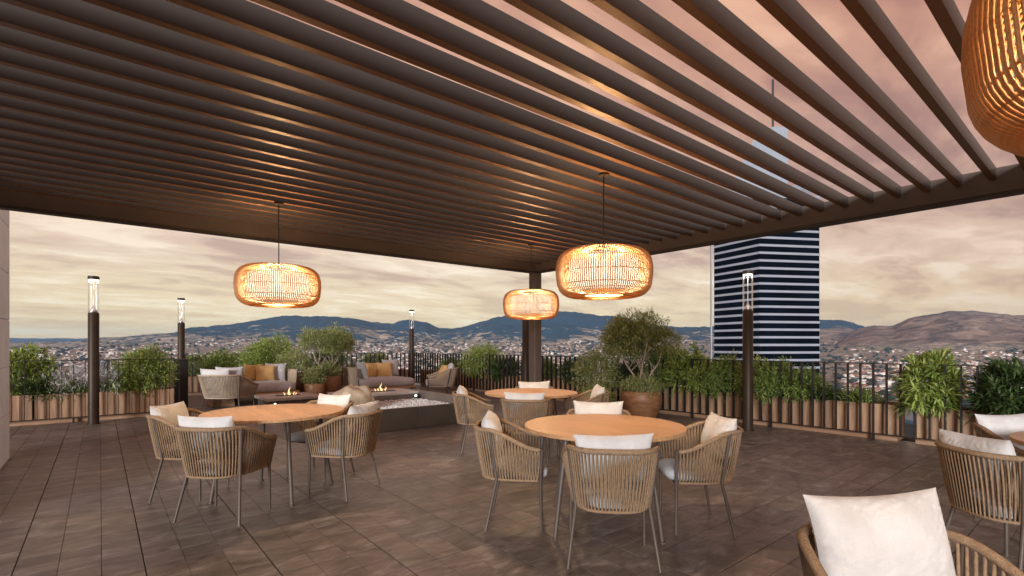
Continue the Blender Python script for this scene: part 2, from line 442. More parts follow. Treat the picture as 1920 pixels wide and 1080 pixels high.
# nearer bare hill on the right
BX = np.array([28, 32.8, 34.5, 35.8, 37.2, 38.3, 39.6, 41.0, 42.5, 44, 47, 52, 60, 70])
BE = np.array([0.0, 0.1, 1.2, 1.75, 1.75, 2.5, 2.85, 3.35, 3.5, 3.1, 2.7, 2.0, 1.0, 0])
def vnoise(x, y, seed, oct=5, rough=0.5):
    """cheap smooth value noise on arrays"""
    out = np.zeros_like(x); a = 1.0; tot = 0
    r = np.random.default_rng(seed); T = r.random((256, 256))
    for o in range(oct):
        xi = np.floor(x).astype(int); yi = np.floor(y).astype(int)
        fx = x - xi; fy = y - yi
        fx = fx * fx * (3 - 2 * fx); fy = fy * fy * (3 - 2 * fy)
        g = lambda i, j: T[(xi + i) & 255, (yi + j) & 255]
        out += a * ((g(0, 0) * (1 - fx) + g(1, 0) * fx) * (1 - fy) + (g(0, 1) * (1 - fx) + g(1, 1) * fx) * fy)
        tot += a; a *= rough; x = x * 2.03 + 17.3; y = y * 2.03 + 5.7
    return out / tot
def terrain_h(r, az):
    """r metres from the terrace, az degrees right of the heading"""
    X = r * np.cos(np.radians(az)); Y = r * np.sin(np.radians(az))
    h = -100 + 75 * sstep(2400, 4600, r) + 8 * (vnoise(X / 700, Y / 700, 1) - 0.5)
    slant = r / np.cos(np.radians(np.clip(np.abs(az), 0, 60)))
    el_r = np.interp(az, RX, RE)
    R0 = 7200.0
    top = 1.35 + R0 * np.tan(np.radians(el_r)) * np.cos(np.radians(np.clip(az, -55, 55)))
    n = vnoise(X / 900 + 3, Y / 900 + 9, 2, 6, 0.55)
    g = vnoise(X / 260 + 31, Y / 260 + 2, 5, 5, 0.6)
    up = sstep(3900, R0, r)
    dn = 1 - sstep(R0 + 200, R0 + 4200, r)
    prof = up * (0.55 + 0.45 * up)
    body = (top + 25) * prof * dn
    rough_ = (n - 0.5) * 170 * up * (1 - up) * 4 * 0.8 + (g - 0.5) * 70 * np.minimum(up * 1.5, 1) * (1 - 0.55 * up)
    h = h + body + rough_ * dn
    el_b = np.interp(az, BX, BE, left=0, right=0)
    R1 = 5200.0
    topb = (R1 * np.tan(np.radians(el_b)) + 25) * np.cos(np.radians(np.clip(az, -55, 55)))
    upb = sstep(3500, R1, r); dnb = 1 - sstep(R1, R1 + 1500, r)
    hb = topb * upb * dnb + (g - 0.5) * 80 * upb * dnb * np.clip(topb / 200, 0, 1) * (1 - 0.6 * upb)
    h = h + np.where(el_b > 0, np.maximum(0, hb), 0) * np.where(upb * dnb > 0, 1, 0) * np.where(hb > body, 1, 0.25)
    j = vnoise(X / 70 + 11, Y / 70 + 3, 8, 4, .65)
    h = h + (j - .5) * 42 * sstep(.35, .9, up) * dn
    far = sstep(11000, 14500, r) * (1 - sstep(15500, 19000, r))
    h = h + far * (r * np.tan(np.radians(0.62)) + (n - 0.5) * 160)
    return h
azs = np.concatenate([np.arange(-180, -56, 4.0), np.arange(-56, 56, 0.16), np.arange(56, 180.1, 4.0)])
rs = np.concatenate([[25, 60, 120, 250], np.geomspace(420, 3600, 34), np.geomspace(3700, 8200, 96), np.geomspace(8500, 19000, 26)])
AZ, RR = np.meshgrid(azs, rs, indexing='ij')
ZZ = terrain_h(RR, AZ)
ang = TH - np.radians(AZ)
V = np.stack([RR * np.cos(ang), RR * np.sin(ang), ZZ], -1).reshape(-1, 3)
na, nr = AZ.shape
I = (np.arange(na - 1)[:, None] * nr + np.arange(nr - 1)[None, :]).ravel()
F = np.stack([I, I + 1, I + nr + 1, I + nr], -1)
def terrain_mat():
    m, t, b = new_mat('valley_and_hills')
    geo = t.n('ShaderNodeNewGeometry')
    pos = geo.outputs['Position']
    z = t.n('ShaderNodeSeparateXYZ', {0: pos}).outputs[2]
    n1 = t.noise(pos, 0.0016, 9, 0.65, 0.6)
    n2 = t.noise(pos, 0.0075, 9, 0.72, 0.9)
    n3 = t.noise(pos, 0.035, 5, 0.75)
    hazy_forest = t.ramp(n3, [(0.35, (0.012, 0.046, 0.095)), (0.65, (0.036, 0.100, 0.160))])  # tree cover with the blue of distant haze mixed into its colour
    grass = t.ramp(n2, [(0.34, (0.030, 0.065, 0.090)), (0.43, (0.13, 0.15, 0.14)), (0.50, (0.36, 0.33, 0.26)), (0.60, (0.62, 0.58, 0.50))])
    town = t.ramp(n3, [(0.32, (0.025, 0.050, 0.075)), (0.44, (0.16, 0.16, 0.15)), (0.55, (0.46, 0.41, 0.33)), (0.68, (0.74, 0.70, 0.63))])
    hgt = t.n('ShaderNodeMapRange', {0: z, 1: 20.0, 2: 340.0, 3: 0.0, 4: 1.0}).outputs[0]
    nm = t.noise(pos, 0.0042, 10, 0.74, 1.2)
    k = t.math('ADD', t.math('MULTIPLY', hgt, 0.20), t.math('ADD', t.math('MULTIPLY', nm, 0.75), t.math('MULTIPLY', n1, 0.25)))
    hill = t.mix(t.ramp(k, [(0.520, (0, 0, 0)), (0.560, (1, 1, 1))]), grass, hazy_forest)
    low = t.n('ShaderNodeMapRange', {0: z, 1: -30.0, 2: 25.0, 3: 1.0, 4: 0.0}).outputs[0]
    col = t.mix(low, hill, town)
    # the bare hill to the right of the heading
    d = t.n('ShaderNodeVectorMath', {0: pos, 1: (5200 * math.cos(TH - math.radians(42)), 5200 * math.sin(TH - math.radians(42)), 100)}, operation='SUBTRACT').outputs[0]
    dl = t.n('ShaderNodeVectorMath', {0: d}, operation='LENGTH').outputs['Value']
    bare = t.ramp(n2, [(0.36, (0.075, 0.072, 0.080)), (0.47, (0.20, 0.160, 0.142)), (0.62, (0.42, 0.335, 0.27))])
    bf = t.math('MULTIPLY', t.n('ShaderNodeMapRange', {0: dl, 1: 1150.0, 2: 1450.0, 3: 1.0, 4: 0.0}).outputs[0], t.n('ShaderNodeMapRange', {0: z, 1: -20.0, 2: 25.0, 3: 0.0, 4: 1.0}).outputs[0])
    top = t.math('MULTIPLY', t.n('ShaderNodeMapRange', {0: z, 1: 190.0, 2: 300.0, 3: 0.0, 4: 0.75}).outputs[0], 1.0)
    col = t.mix(bf, col, t.mix(top, bare, hazy_forest))
    # far range, with the blue of the distant air put into its colour
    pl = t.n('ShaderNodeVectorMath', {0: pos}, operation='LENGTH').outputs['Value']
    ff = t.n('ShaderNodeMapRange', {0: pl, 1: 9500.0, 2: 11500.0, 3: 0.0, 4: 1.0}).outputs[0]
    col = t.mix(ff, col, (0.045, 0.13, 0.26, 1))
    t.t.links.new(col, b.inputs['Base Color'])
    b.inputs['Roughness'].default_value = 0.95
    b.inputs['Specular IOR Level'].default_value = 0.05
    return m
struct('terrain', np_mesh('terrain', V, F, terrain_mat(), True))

def ground_z(x, y):
    r = math.hypot(x, y); a = math.degrees(TH - math.atan2(y, x))
    a = (a + 180) % 360 - 180
    return float(terrain_h(np.array([r]), np.array([a]))[0])

# ------------------------------------------------------------------ the town in the valley
house_cols = [('white', (0.62, 0.60, 0.57)), ('cream', (0.52, 0.45, 0.36)), ('pink', (0.42, 0.27, 0.22)), ('grey', (0.30, 0.31, 0.33)), ('pale', (0.72, 0.71, 0.70))]
wall_m = [pbr('plaster_' + n_, c_, tuple(v * 0.82 for v in c_), 0.3, 0.9) for n_, c_ in house_cols]
roof_red = pbr('red_roof_tile', (0.26, 0.10, 0.065), (0.36, 0.17, 0.11), 0.4, 0.9)
roof_flat = pbr('grey_flat_roof', (0.40, 0.39, 0.38), (0.55, 0.54, 0.52), 0.3, 0.9)
win_m = pbr('dark_window', (0.03, 0.04, 0.05), (0.05, 0.06, 0.07), 0.4, 0.3)
def house_mesh(i, gable):
    b = MB(); hw, hd, hh = 7.5, 5.5, 6.5
    b.box(-hw, hw, -hd, hd, -3, hh)
    nb = len(b.f)
    if gable:
        b.add([(-hw - .5, -hd - .5, hh), (hw + .5, -hd - .5, hh), (hw + .5, hd + .5, hh), (-hw - .5, hd + .5, hh), (-hw - .5, 0, hh + 3), (hw + .5, 0, hh + 3)],
              [(0, 1, 5, 4), (2, 3, 4, 5), (1, 2, 5), (3, 0, 4)])
    else:
        b.box(-hw - .3, hw + .3, -hd - .3, hd + .3, hh, hh + .7)
        b.box(-2, 3, -2, 2, hh + .7, hh + 3)
    nr_ = len(b.f)
    for sgn in (-1, 1):
        for k in range(4):
            for zz in (0.6, 3.8):
                x = -hw + 2 + k * 3.7
                y = sgn * (hd + .08)
                q = [(x - .8, y, zz), (x + .8, y, zz), (x + .8, y, zz + 1.6), (x - .8, y, zz + 1.6)]
                b.add(q if sgn < 0 else q[::-1], [(0, 1, 2, 3)])
    me = b.mesh('house', wall_m[i])
    me.materials.append(roof_red if gable else roof_flat); me.materials.append(win_m)
    mi = [0] * nb + [1] * (nr_ - nb) + [2] * (len(b.f) - nr_)
    me.polygons.foreach_set('material_index', mi)
    return me
house_meshes = [(house_mesh(i, g), house_cols[i][0], g) for i in range(5) for g in (True, False)]
ca = rng.uniform(-47, 47, 26000); cr_ = 700 * (5200 / 700) ** (rng.random(26000) ** 0.72)
cx_ = cr_ * np.cos(TH - np.radians(ca)); cy_ = cr_ * np.sin(TH - np.radians(ca))
gz_ = terrain_h(cr_, ca)
ok_ = (vnoise(cx_ / 160.0, cy_ / 160.0, 11, 2) > .40) & (gz_ < np.where(ca > 33, -22, 55)) & ~((ca > 20) & (ca < 33.5) & (cr_ < 5000))
idx_ = np.nonzero(ok_)[0][:8200]
idx_ = idx_[np.argsort(cr_[idx_])]
spots = [(cr_[q], ca[q], cx_[q], cy_[q]) for q in idx_]
NI = 300
for r, a, x, y in spots[:NI]:
    me, cn, g = house_meshes[rng.integers(0, len(house_meshes))]
    o = link('house', me, None, (x, y, ground_z(x, y)), rng.uniform(0, 3.14))
    s = rng.uniform(0.7, 1.25); o.scale = (s * rng.uniform(.8, 1.5), s, s * rng.uniform(.8, 1.5))
    tag(o, ('%s walled house with red pitched roof in the nearer part of the valley town' if g else '%s walled flat roofed house in the nearer part of the valley town') % cn, 'house', 'houses in the nearer part of the valley town')
# the rest of the town: one mass of small buildings
def boxes_mesh(name, P, mat):
    """P rows: x y z hw hd h rot"""
    n = len(P)
    c_, s_ = np.cos(P[:, 6]), np.sin(P[:, 6])
    sg = np.array([(-1, -1), (1, -1), (1, 1), (-1, 1)])
    out = np.zeros((n, 8, 3))
    for k in range(8):
        lx = sg[k % 4][0] * P[:, 3]; ly = sg[k % 4][1] * P[:, 4]
        out[:, k, 0] = P[:, 0] + c_ * lx - s_ * ly
        out[:, k, 1] = P[:, 1] + s_ * lx + c_ * ly
        out[:, k, 2] = P[:, 2] + (P[:, 5] if k > 3 else -6)
    f = np.array([(4, 5, 6, 7), (0, 1, 5, 4), (1, 2, 6, 5), (2, 3, 7, 6), (3, 0, 4, 7)])
    Fq = (np.arange(n)[:, None, None] * 8 + f[None]).reshape(-1, 4)
    return np_mesh(name, out.reshape(-1, 3), Fq, mat)
sp = np.array(spots[NI:])
zz = terrain_h(sp[:, 0], sp[:, 1])
n = len(sp)
P = np.stack([sp[:, 2], sp[:, 3], zz, rng.uniform(4, 13, n), rng.uniform(3.5, 7, n), rng.uniform(3, 7, n) * np.where(rng.random(n) < .03, 2.5, 1), rng.uniform(0, 3.14, n)], -1)
mt, t, b = new_mat('town_walls_and_roofs')
ri = t.n('ShaderNodeNewGeometry').outputs['Random Per Island']
nz = t.n('ShaderNodeSeparateXYZ', {0: t.n('ShaderNodeNewGeometry').outputs['Normal']}).outputs[2]
wallc = t.ramp(ri, [(0.0, (0.62, 0.58, 0.52)), (0.25, (0.78, 0.76, 0.73)), (0.45, (0.45, 0.36, 0.30)), (0.55, (0.72, 0.65, 0.55)), (0.8, (0.14, 0.16, 0.19)), (0.9, (0.80, 0.79, 0.77))], 'CONSTANT')
roofc = t.ramp(ri, [(0.0, (0.30, 0.14, 0.10)), (0.25, (0.62, 0.58, 0.52)), (0.48, (0.36, 0.19, 0.14)), (0.58, (0.78, 0.77, 0.74)), (0.88, (0.22, 0.23, 0.25))], 'CONSTANT')
t.t.links.new(t.mix(t.math('GREATER_THAN', nz, 0.5), wallc, roofc), b.inputs['Base Color'])
b.inputs['Roughness'].default_value = 0.9
o = link('town_houses', boxes_mesh('town_houses', P, mt))
tag(o, 'mass of tiny pale and red roofed buildings spread over the far valley floor', 'houses', kind='stuff')
# trees among the houses: small rough clumps
nT = 3400
a = rng.uniform(-48, 48, nT); r = 650 * (5600 / 650) ** (rng.random(nT) ** 0.75)
keep = (terrain_h(r, a) < np.where(a > 33, -22, 60)); a, r = a[keep], r[keep]; nT = len(a)
x = r * np.cos(TH - np.radians(a)); y = r * np.sin(TH - np.radians(a)); z = terrain_h(r, a)
ico = np.array([(0, 0, 1.0), (.9, 0, .35), (.28, .85, .45), (-.72, .53, .3), (-.72, -.53, .5), (.28, -.85, .35), (0, 0, -.6)])
icf = np.array([(0, 1, 2), (0, 2, 3), (0, 3, 4), (0, 4, 5), (0, 5, 1), (6, 2, 1), (6, 3, 2), (6, 4, 3), (6, 5, 4), (6, 1, 5)])
sc = rng.uniform(4, 9, nT) * (1 + (r / 5000))
Vt = ico[None] * (1 + rng.uniform(-.25, .25, (nT, 7, 1))) * sc[:, None, None] * np.array([1.25, 1.25, .8])
Vt[:, :, 0] += x[:, None]; Vt[:, :, 1] += y[:, None]; Vt[:, :, 2] += (z + sc * .4)[:, None]
Ft = (np.arange(nT)[:, None, None] * 7 + icf[None]).reshape(-1, 3)
mtree = pbr('dark_town_tree', (0.012, 0.026, 0.030), (0.03, 0.055, 0.05), 0.2, 0.95, island=0.3)
o = link('town_trees', np_mesh('town_trees', Vt.reshape(-1, 3), Ft, mtree, True))
tag(o, 'dark trees scattered among the valley houses', 'trees', kind='stuff')

# single larger buildings that stand out of the town
def block(name, label, cat, cx, cy, hw, hd, top, mat, rot, bands=0, band_mat=None):
    g0 = ground_z(cx, cy)
    th_ = thing(name, label, cat, (cx, cy, g0), rot)
    H = top - g0
    link('body', MB().box(-hw, hw, -hd, hd, -4, H).mesh('body', mat), th_)
    link('roof_parapet', MB().box(-hw - .4, hw + .4, -hd - .4, hd + .4, H, H + 1.2).mesh('roof_parapet', band_mat or mat), th_)
    for k in range(bands):
        z0 = H * (k + .55) / bands
        link('window_band', MB().box(-hw - .12, hw + .12, -hd - .12, hd + .12, z0, z0 + H / bands * .4).mesh('window_band', win_m), th_)
    return th_
def dirpt(px_, d):
    t_ = (px_ - 960) / 943.0
    return d * (FX + t_ * FY), d * (FY - t_ * FX)
navy = pbr('navy_glass', (0.02, 0.035, 0.06), (0.03, 0.05, 0.08), 0.1, 0.25)
bluem = pbr('blue_roof_sheet', (0.05, 0.12, 0.21), (0.09, 0.18, 0.28), 0.15, 0.4)
x, y = dirpt(194, 1200); block('office_block', 'small navy glass office block rising out of the town beside the bollard lamp', 'building', x, y, 8.5, 8.5, -33, navy, TH, 7, wall_m[3])
x, y = dirpt(1888, 1100); block('apartment_block', 'pale grey apartment block in the town behind the far right shrub', 'building', x, y, 10, 9, -37, wall_m[3], TH, 10, wall_m[4])
x, y = dirpt(1703, 378); block('blue_roofed_hall', 'blue roofed low hall seen far below through the gap between planters', 'building', x, y, 72, 30, -50, bluem, TH, 2, bluem)
x, y = dirpt(1690, 3600); block('white_slab_block', 'distant pale slab block standing at the foot of the bare hill', 'building', x, y, 18, 12, 40, wall_m[4], TH, 5, wall_m[4])

# ------------------------------------------------------------------ the striped tower
tower = thing('office_tower', 'dark office tower with pale horizontal floor bands and rooftop mast', 'tower', (FX * 200 + FY * 98.4, FY * 200 - FX * 98.4, -100))
def lp(d, lat):             # distance ahead / to the right -> tower-local xy
    return ((d - 200) * FX + (lat - 98.4) * FY, (d - 200) * FY - (lat - 98.4) * FX)
c0, cL, cR = lp(200, 98.4), lp(220.5, 88.6), lp(204.5, 125.0)
cB = (cL[0] + cR[0] - c0[0], cL[1] + cR[1] - c0[1])
poly = [c0, cR, cB, cL]
def prism(poly_, z0, z1, off=0.0):
    cx = sum(p[0] for p in poly_) / 4; cy = sum(p[1] for p in poly_) / 4
    q = [(cx + (p[0] - cx) * (1 + off), cy + (p[1] - cy) * (1 + off)) for p in poly_]
    k = len(q)
    return MB().add([(p[0], p[1], z0) for p in q] + [(p[0], p[1], z1) for p in q],
                    [tuple(range(k))[::-1], tuple(range(k, 2 * k))] + [(i, (i + 1) % k, k + (i + 1) % k, k + i) for i in range(k)])
glassd = pbr('dark_tower_glass', (0.002, 0.003, 0.006), (0.003, 0.006, 0.012), 0.08, 0.5, spec=0.01)
bandm = pbr('pale_spandrel_panel', (0.25, 0.285, 0.36), (0.30, 0.335, 0.41), 0.12, 0.6)
crownm = pbr('blue_grey_cladding', (0.24, 0.29, 0.36), (0.29, 0.34, 0.41), 0.1, 0.5)
TOPZ = 60.5 + 100
link('glass_body', prism(poly, -4, TOPZ).mesh('glass_body', glassd), tower)
nb_ = 0
zb = 44.0 + 100
k = 5
me_band = prism(poly, 0, 0.92, 0.008).mesh('floor_band', bandm)
while zb + k * 3.06 > 14:
    z_ = zb + k * 3.06
    if z_ + 1.3 < TOPZ:
        link('floor_band', me_band, tower, (0, 0, z_))
    k -= 1
fin = [lp(221.0, 87.35), lp(221.0, 88.0), lp(222.5, 88.2), lp(222.5, 87.7)]
link('corner_fin', prism(fin, -4, TOPZ).mesh('corner_fin', bandm), tower)
link('roof_slab', prism(poly, TOPZ, TOPZ + 1.6, 0.02).mesh('roof_slab', crownm), tower)
def lp3(px_, d, z_):
    lat = (px_ - 960) / 943.0 * d
    a_ = lp(d, lat); return (a_[0], a_[1], z_ + 100)
cw = MB()
d0, d1 = 206, 220
pr = [(1358, 62.1), (1477, 62.1), (1477, 91), (1447, 91), (1447, 89), (1414, 86)]
vs = [lp3(p, d0, z_) for p, z_ in pr] + [lp3(p * .93 + 100, d1, z_) for p, z_ in pr]
n6 = len(pr)
cw.add(vs, [tuple(range(n6)), tuple(range(n6, 2 * n6))[::-1]] + [(i, n6 + i, n6 + (i + 1) % n6, (i + 1) % n6) for i in range(n6)])
link('crown', cw.mesh('crown', crownm), tower)
x0_, y0_, _ = lp3(1490, 205, 0)
link('roof_plant', MB().box(x0_ - 4, x0_ + 6, y0_ - 4, y0_ + 3, TOPZ + 1.6, TOPZ + 5).mesh('roof_plant', crownm), tower)
a_ = lp3(1449, 212, 0)
link('mast', MB().tube([(a_[0], a_[1], 190), (a_[0], a_[1], 213.5)], 0.45, 8).mesh('mast', M['black']), tower)

# ------------------------------------------------------------------ terrace
X0, X1, Y0, Y1 = -6.0, 9.35, -5.0, 16.9
struct('terrace_slab', MB().box(X0, X1, Y0, Y1, -1.0, -0.008).mesh('terrace_slab', M['grout']))
struct('terrace_building', MB().box(X0 + .3, X1 - .3, Y0 + .3, Y1 - .3, -110, -1.0).mesh('terrace_building', M['concrete']))
PX, PY = 0.205, 0.205
floor = bpy.data.objects['terrace_slab']
tiles = []
nx0, nx1 = int((X0 + .4) / PX) + 1, int((8.85 + .4) / PX)
ny0, ny1 = int((Y0 - .3) / PY) + 1, int((16.3 - .3) / PY)
for i in range(nx0, nx1):
    for j in range(ny0, ny1):
        a0, a1 = -.4 + i * PX, -.4 + (i + 1) * PX
        b0, b1 = .30 + j * PY, .30 + (j + 1) * PY
        ga0 = .0034 if i % 3 == 0 else .0012; ga1 = .0034 if i % 3 == 2 else .0012
        gb0 = .0028 if j % 2 == 0 else .0012; gb1 = .0028 if j % 2 == 1 else .0012
        tiles.append((a0 + ga0, a1 - ga1, b0 + gb0, b1 - gb1))
def seen(tl):
    cx, cy = (tl[0] + tl[1]) / 2, (tl[2] + tl[3]) / 2
    d = cx * FX + cy * FY; l = cx * FY - cy * FX
    if d < 2.75 or abs(l / d) > 1.03: return 1e9
    return d
order = sorted(range(len(tiles)), key=lambda k_: seen(tiles[k_]))
def tile_box(b, t_, dz=0.0):
    x0, x1, y0, y1 = t_
    e = .0012
    z = dz
    b.add([(x0, y0, -.008), (x1, y0, -.008), (x1, y1, -.008), (x0, y1, -.008), (x0, y0, z - e), (x1, y0, z - e), (x1, y1, z - e), (x0, y1, z - e),
           (x0 + e, y0 + e, z), (x1 - e, y0 + e, z), (x1 - e, y1 - e, z), (x0 + e, y1 - e, z)],
          [(0, 1, 5, 4), (1, 2, 6, 5), (2, 3, 7, 6), (3, 0, 4, 7), (4, 5, 9, 8), (5, 6, 10, 9), (6, 7, 11, 10), (7, 4, 8, 11), (8, 9, 10, 11)])
for k_ in order[:300]:
    b = MB(); tile_box(b, tiles[k_], random.uniform(-.0004, .0004))
    link('tile', b.mesh('tile', M['tile']), floor)
b = MB()
for k_ in order[300:]: tile_box(b, tiles[k_], random.uniform(-.0004, .0004))
stuff(link('tile_field', b.mesh('tile_field', M['tile']), floor))

# pale wall end at the far left
wl = thing('concrete_wall', 'pale grey panelled concrete wall end at the left edge of the terrace', 'wall')
link('core', MB().box(-1.5, -.86, 5.5, 8.46, 0, 3.3).mesh('core', M['concrete']), wl)
for k in range(6):
    z0 = k * .55
    link('panel', MB().box(-.858, -.835, 6.0, 8.487, z0 + .003, z0 + .547, .004).mesh('panel', M['concrete']), wl)
    link('panel', MB().box(-1.5, -.862, 8.462, 8.487, z0 + .003, z0 + .547, .004).mesh('panel', M['concrete']), wl)

# ------------------------------------------------------------------ pergola
pg = thing('pergola', 'large taupe louvred pergola roof over the dining area', 'pergola')
XI, XO, YI, YO = 5.46, 5.58, 6.07, 6.19
XW, YS = -2.1, -1.7
ZB, ZT = 2.53, 2.750
bm = lambda *a: link('beam', MB().box(*a).mesh('beam', M['alu']), pg)
bm(XI, XO, YS, YI, ZB + .025, ZT)
bm(XW, XO, YI, YO, ZB + .025, ZT)
bm(XW, XI, YS, YS + .12, ZB + .025, ZT)
bm(XW, XW + .12, YS + .12, YI, ZB + .025, ZT)
gt = lambda *a: link('trim_strip', MB().box(*a).mesh('trim_strip', M['trim']), pg)  # darker trim strip along the lower edge of the beam
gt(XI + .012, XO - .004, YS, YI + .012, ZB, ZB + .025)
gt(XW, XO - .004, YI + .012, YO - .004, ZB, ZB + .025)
for (px_, py_) in ((XO - .152, YO - .152), (XW + .004, YO - .152), (XO - .152, YS + .004), (XW + .004, YS + .004)):
    link('post', MB().box(px_, px_ + .148, py_, py_ + .148, 0, ZB, .006).mesh('post', M['alu']), pg)
    link('foot_plate', MB().box(px_ - .03, px_ + .178, py_ - .03, py_ + .178, 0.0, .012).mesh('foot_plate', M['alu']), pg)
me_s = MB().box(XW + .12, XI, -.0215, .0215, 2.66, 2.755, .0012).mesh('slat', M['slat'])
me_s.materials.append(M['glow_slat_face'])
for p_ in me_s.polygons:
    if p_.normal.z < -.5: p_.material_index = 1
k = 0
y_ = 0.4625 - 14 * .2025
while y_ < YI - .03:
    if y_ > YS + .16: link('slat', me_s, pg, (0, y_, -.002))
    y_ += .2025

# ------------------------------------------------------------------ bollard lamps
def bollard(x, y, label):
    t_ = thing('bollard_lamp', label, 'bollard lamp', (x, y, 0), 0, 'tall bollard lamps along the railing')
    R_ = .0785
    link('base_plate', MB().lathe([(.10, 0), (.10, .012)], 28).mesh('base_plate', M['bronze']), t_)
    link('column', MB().lathe([(R_, .012), (R_, 1.90), (R_ - .006, 1.91)], 36).mesh('column', M['bronze'], True, 40), t_)
    link('glass_tube', MB().lathe([(R_ - .004, 1.91), (R_ - .004, 2.485)], 36, capb=False, capt=False).mesh('glass_tube', M['glass'], True), t_)
    link('reflector', MB().lathe([(R_ - .012, 1.912), (.035, 1.975), (.010, 2.03), (.006, 2.12), (.006, 2.47)], 24).mesh('reflector', M['silver'], True), t_)
    link('led_ring', MB().lathe([(R_ - .010, 2.474), (R_ - .010, 2.484)], 28).mesh('led_ring', M['led']), t_)
    link('cap', MB().lathe([(R_ + .001, 2.486), (R_ + .001, 2.54), (R_ - .004, 2.545)], 36).mesh('cap', M['bronze'], True, 40), t_)
    return t_
bl = bollard(-.08, 11.27, 'bronze bollard lamp in front of the silver shrub planter at left')
dup(bl, (1.59, 15.07, 0), 0, 'bronze bollard lamp rising behind the black box post')
dup(bl, (8.07, 15.13, 0), 0, 'slim bronze bollard lamp at the far railing corner beside the daybed')
dup(bl, (7.20, 8.31, 0), 0, 'bronze bollard lamp partly hidden beside the pergola post under the smallest pendant')
dup(bl, (8.0, 3.82, 0), 0, 'bronze bollard lamp standing in front of the striped tower')
bp_ = thing('box_post', 'matt black square box post at the corner of the left railing', 'post', (1.37, 13.15, 0))
link('body', MB().box(-.13, .13, -.13, .13, 0, 1.03, .005).mesh('body', M['black']), bp_)
link('cap', MB().box(-.14, .14, -.14, .14, 1.03, 1.055, .005).mesh('cap', M['black']), bp_)

# ------------------------------------------------------------------ railings
def railing(label, p0, p1, n, bw=.019, bd=.05):
    t_ = thing('railing', label, 'railing', p0 + (0,), math.atan2(p1[1] - p0[1], p1[0] - p0[0]), 'black metal railings round the terrace')
    L = math.hypot(p1[0] - p0[0], p1[1] - p0[1])
    link('top_rail', MB().box(0, L, -.024, .024, 1.088, 1.10).mesh('top_rail', M['black']), t_)
    link('bottom_rail', MB().box(0, L, -.02, .02, .085, .097).mesh('bottom_rail', M['black']), t_)
    me = MB().box(-bw / 2, bw / 2, -bd / 2, bd / 2, .097, 1.088).mesh('baluster', M['black'])
    ft = MB().box(-.015, .015, -.022, .022, 0, .085).mesh('foot', M['black'])
    for k in range(n + 1):
        link('baluster', me, t_, (k * L / n, 0, 0))
        if k % 9 == 0: link('foot', ft, t_, (min(max(k * L / n, .02), L - .02), 0, 0))
    return t_
railing('long black railing along the right edge of the terrace', (8.58, -1.98), (8.58, 15.90), 113)
railing('black railing along the far edge behind the daybeds', (1.3, 15.95), (8.55, 15.95), 46)
railing('short black railing in front of the left planter', (-1.75, 11.70), (1.20, 11.70), 19, .009, .03)

# ------------------------------------------------------------------ planters
def planter(label, x0, x1, y0, y1, h=.51, along='y', front=-1, npl=None, rnd=False):
    t_ = thing('planter_box', label, 'planter', ((x0 + x1) / 2, (y0 + y1) / 2, 0), 0, 'timber planter boxes along the railing')
    cx, cy = (x0 + x1) / 2, (y0 + y1) / 2
    hw, hd = (x1 - x0) / 2, (y1 - y0) / 2
    link('plinth', MB().box(-hw - .012, hw + .012, -hd - .012, hd + .012, .0, .085, .004).mesh('plinth', M['plinth']), t_)
    link('soil', MB().box(-hw + .02, hw - .02, -hd + .02, hd - .02, .085, h - .05).mesh('soil', M['soil']), t_)
    L = 2 * (hd if along == 'y' else hw)
    npl = npl or max(3, round(L / .158)); wd = L / npl
    for s_ in (-1, 1):
        for k in range(npl):
            u0, u1 = -L / 2 + k * wd + .0012, -L / 2 + (k + 1) * wd - .0012
            if along == 'y':
                xa = s_ * hw; m_ = MB().box(min(xa, xa - s_ * .022), max(xa, xa - s_ * .022), u0, u1, .085, h, .003)
            else:
                ya = s_ * hd; m_ = MB().box(u0, u1, min(ya, ya - s_ * .022), max(ya, ya - s_ * .022), .085, h, .003)
            link('plank', m_.mesh('plank', M['plank']), t_)
        for k in range(3):          # short ends
            D_ = 2 * (hw if along == 'y' else hd) - .046
            u0, u1 = -D_ / 2 + k * D_ / 3 + .001, -D_ / 2 + (k + 1) * D_ / 3 - .001
            if along == 'y':
                ya = s_ * (hd - .002); m_ = MB().box(u0, u1, min(ya, ya - s_ * .022), max(ya, ya - s_ * .022), .086, h - .001, .003)
            else:
                xa = s_ * (hw - .002); m_ = MB().box(min(xa, xa - s_ * .022), max(xa, xa - s_ * .022), u0, u1, .086, h - .001, .003)
            link('plank', m_.mesh('plank', M['plank']), t_)
    return t_
planter('timber planter box at the far right behind the railing with dark leafy shrub', 8.68, 9.15, -1.2, 1.82)
planter('timber planter box right of the tall lamp, its end facing the open gap', 8.68, 9.15, 2.05, 4.90)
planter('timber planter box behind the terracotta pot with the tree', 8.68, 9.15, 4.94, 7.7)
planter('timber planter box behind the round bush right of the pergola post', 8.68, 9.15, 7.74, 10.5)
planter('timber planter box behind the pergola post', 8.68, 9.15, 10.54, 13.0)
planter('timber planter box near the far railing corner', 8.68, 9.15, 13.04, 15.6)
planter('timber planter box with silver shrub and white flowers at left', -.86, 1.13, 11.78, 12.3, along='x')
planter('timber planter box half hidden by the wall end', -2.9, -.885, 11.79, 12.31, along='x')
planter('timber planter box behind the left lounge chair', 1.45, 3.9, 16.1, 16.6, along='x')
planter('timber planter box behind the pots and trees', 3.95, 6.4, 16.1, 16.6, along='x')
planter('timber planter box behind the right daybed', 6.45, 8.5, 16.1, 16.6, along='x')
planter('short timber planter box beside the black box post', 1.92, 2.32, 12.6, 13.55)

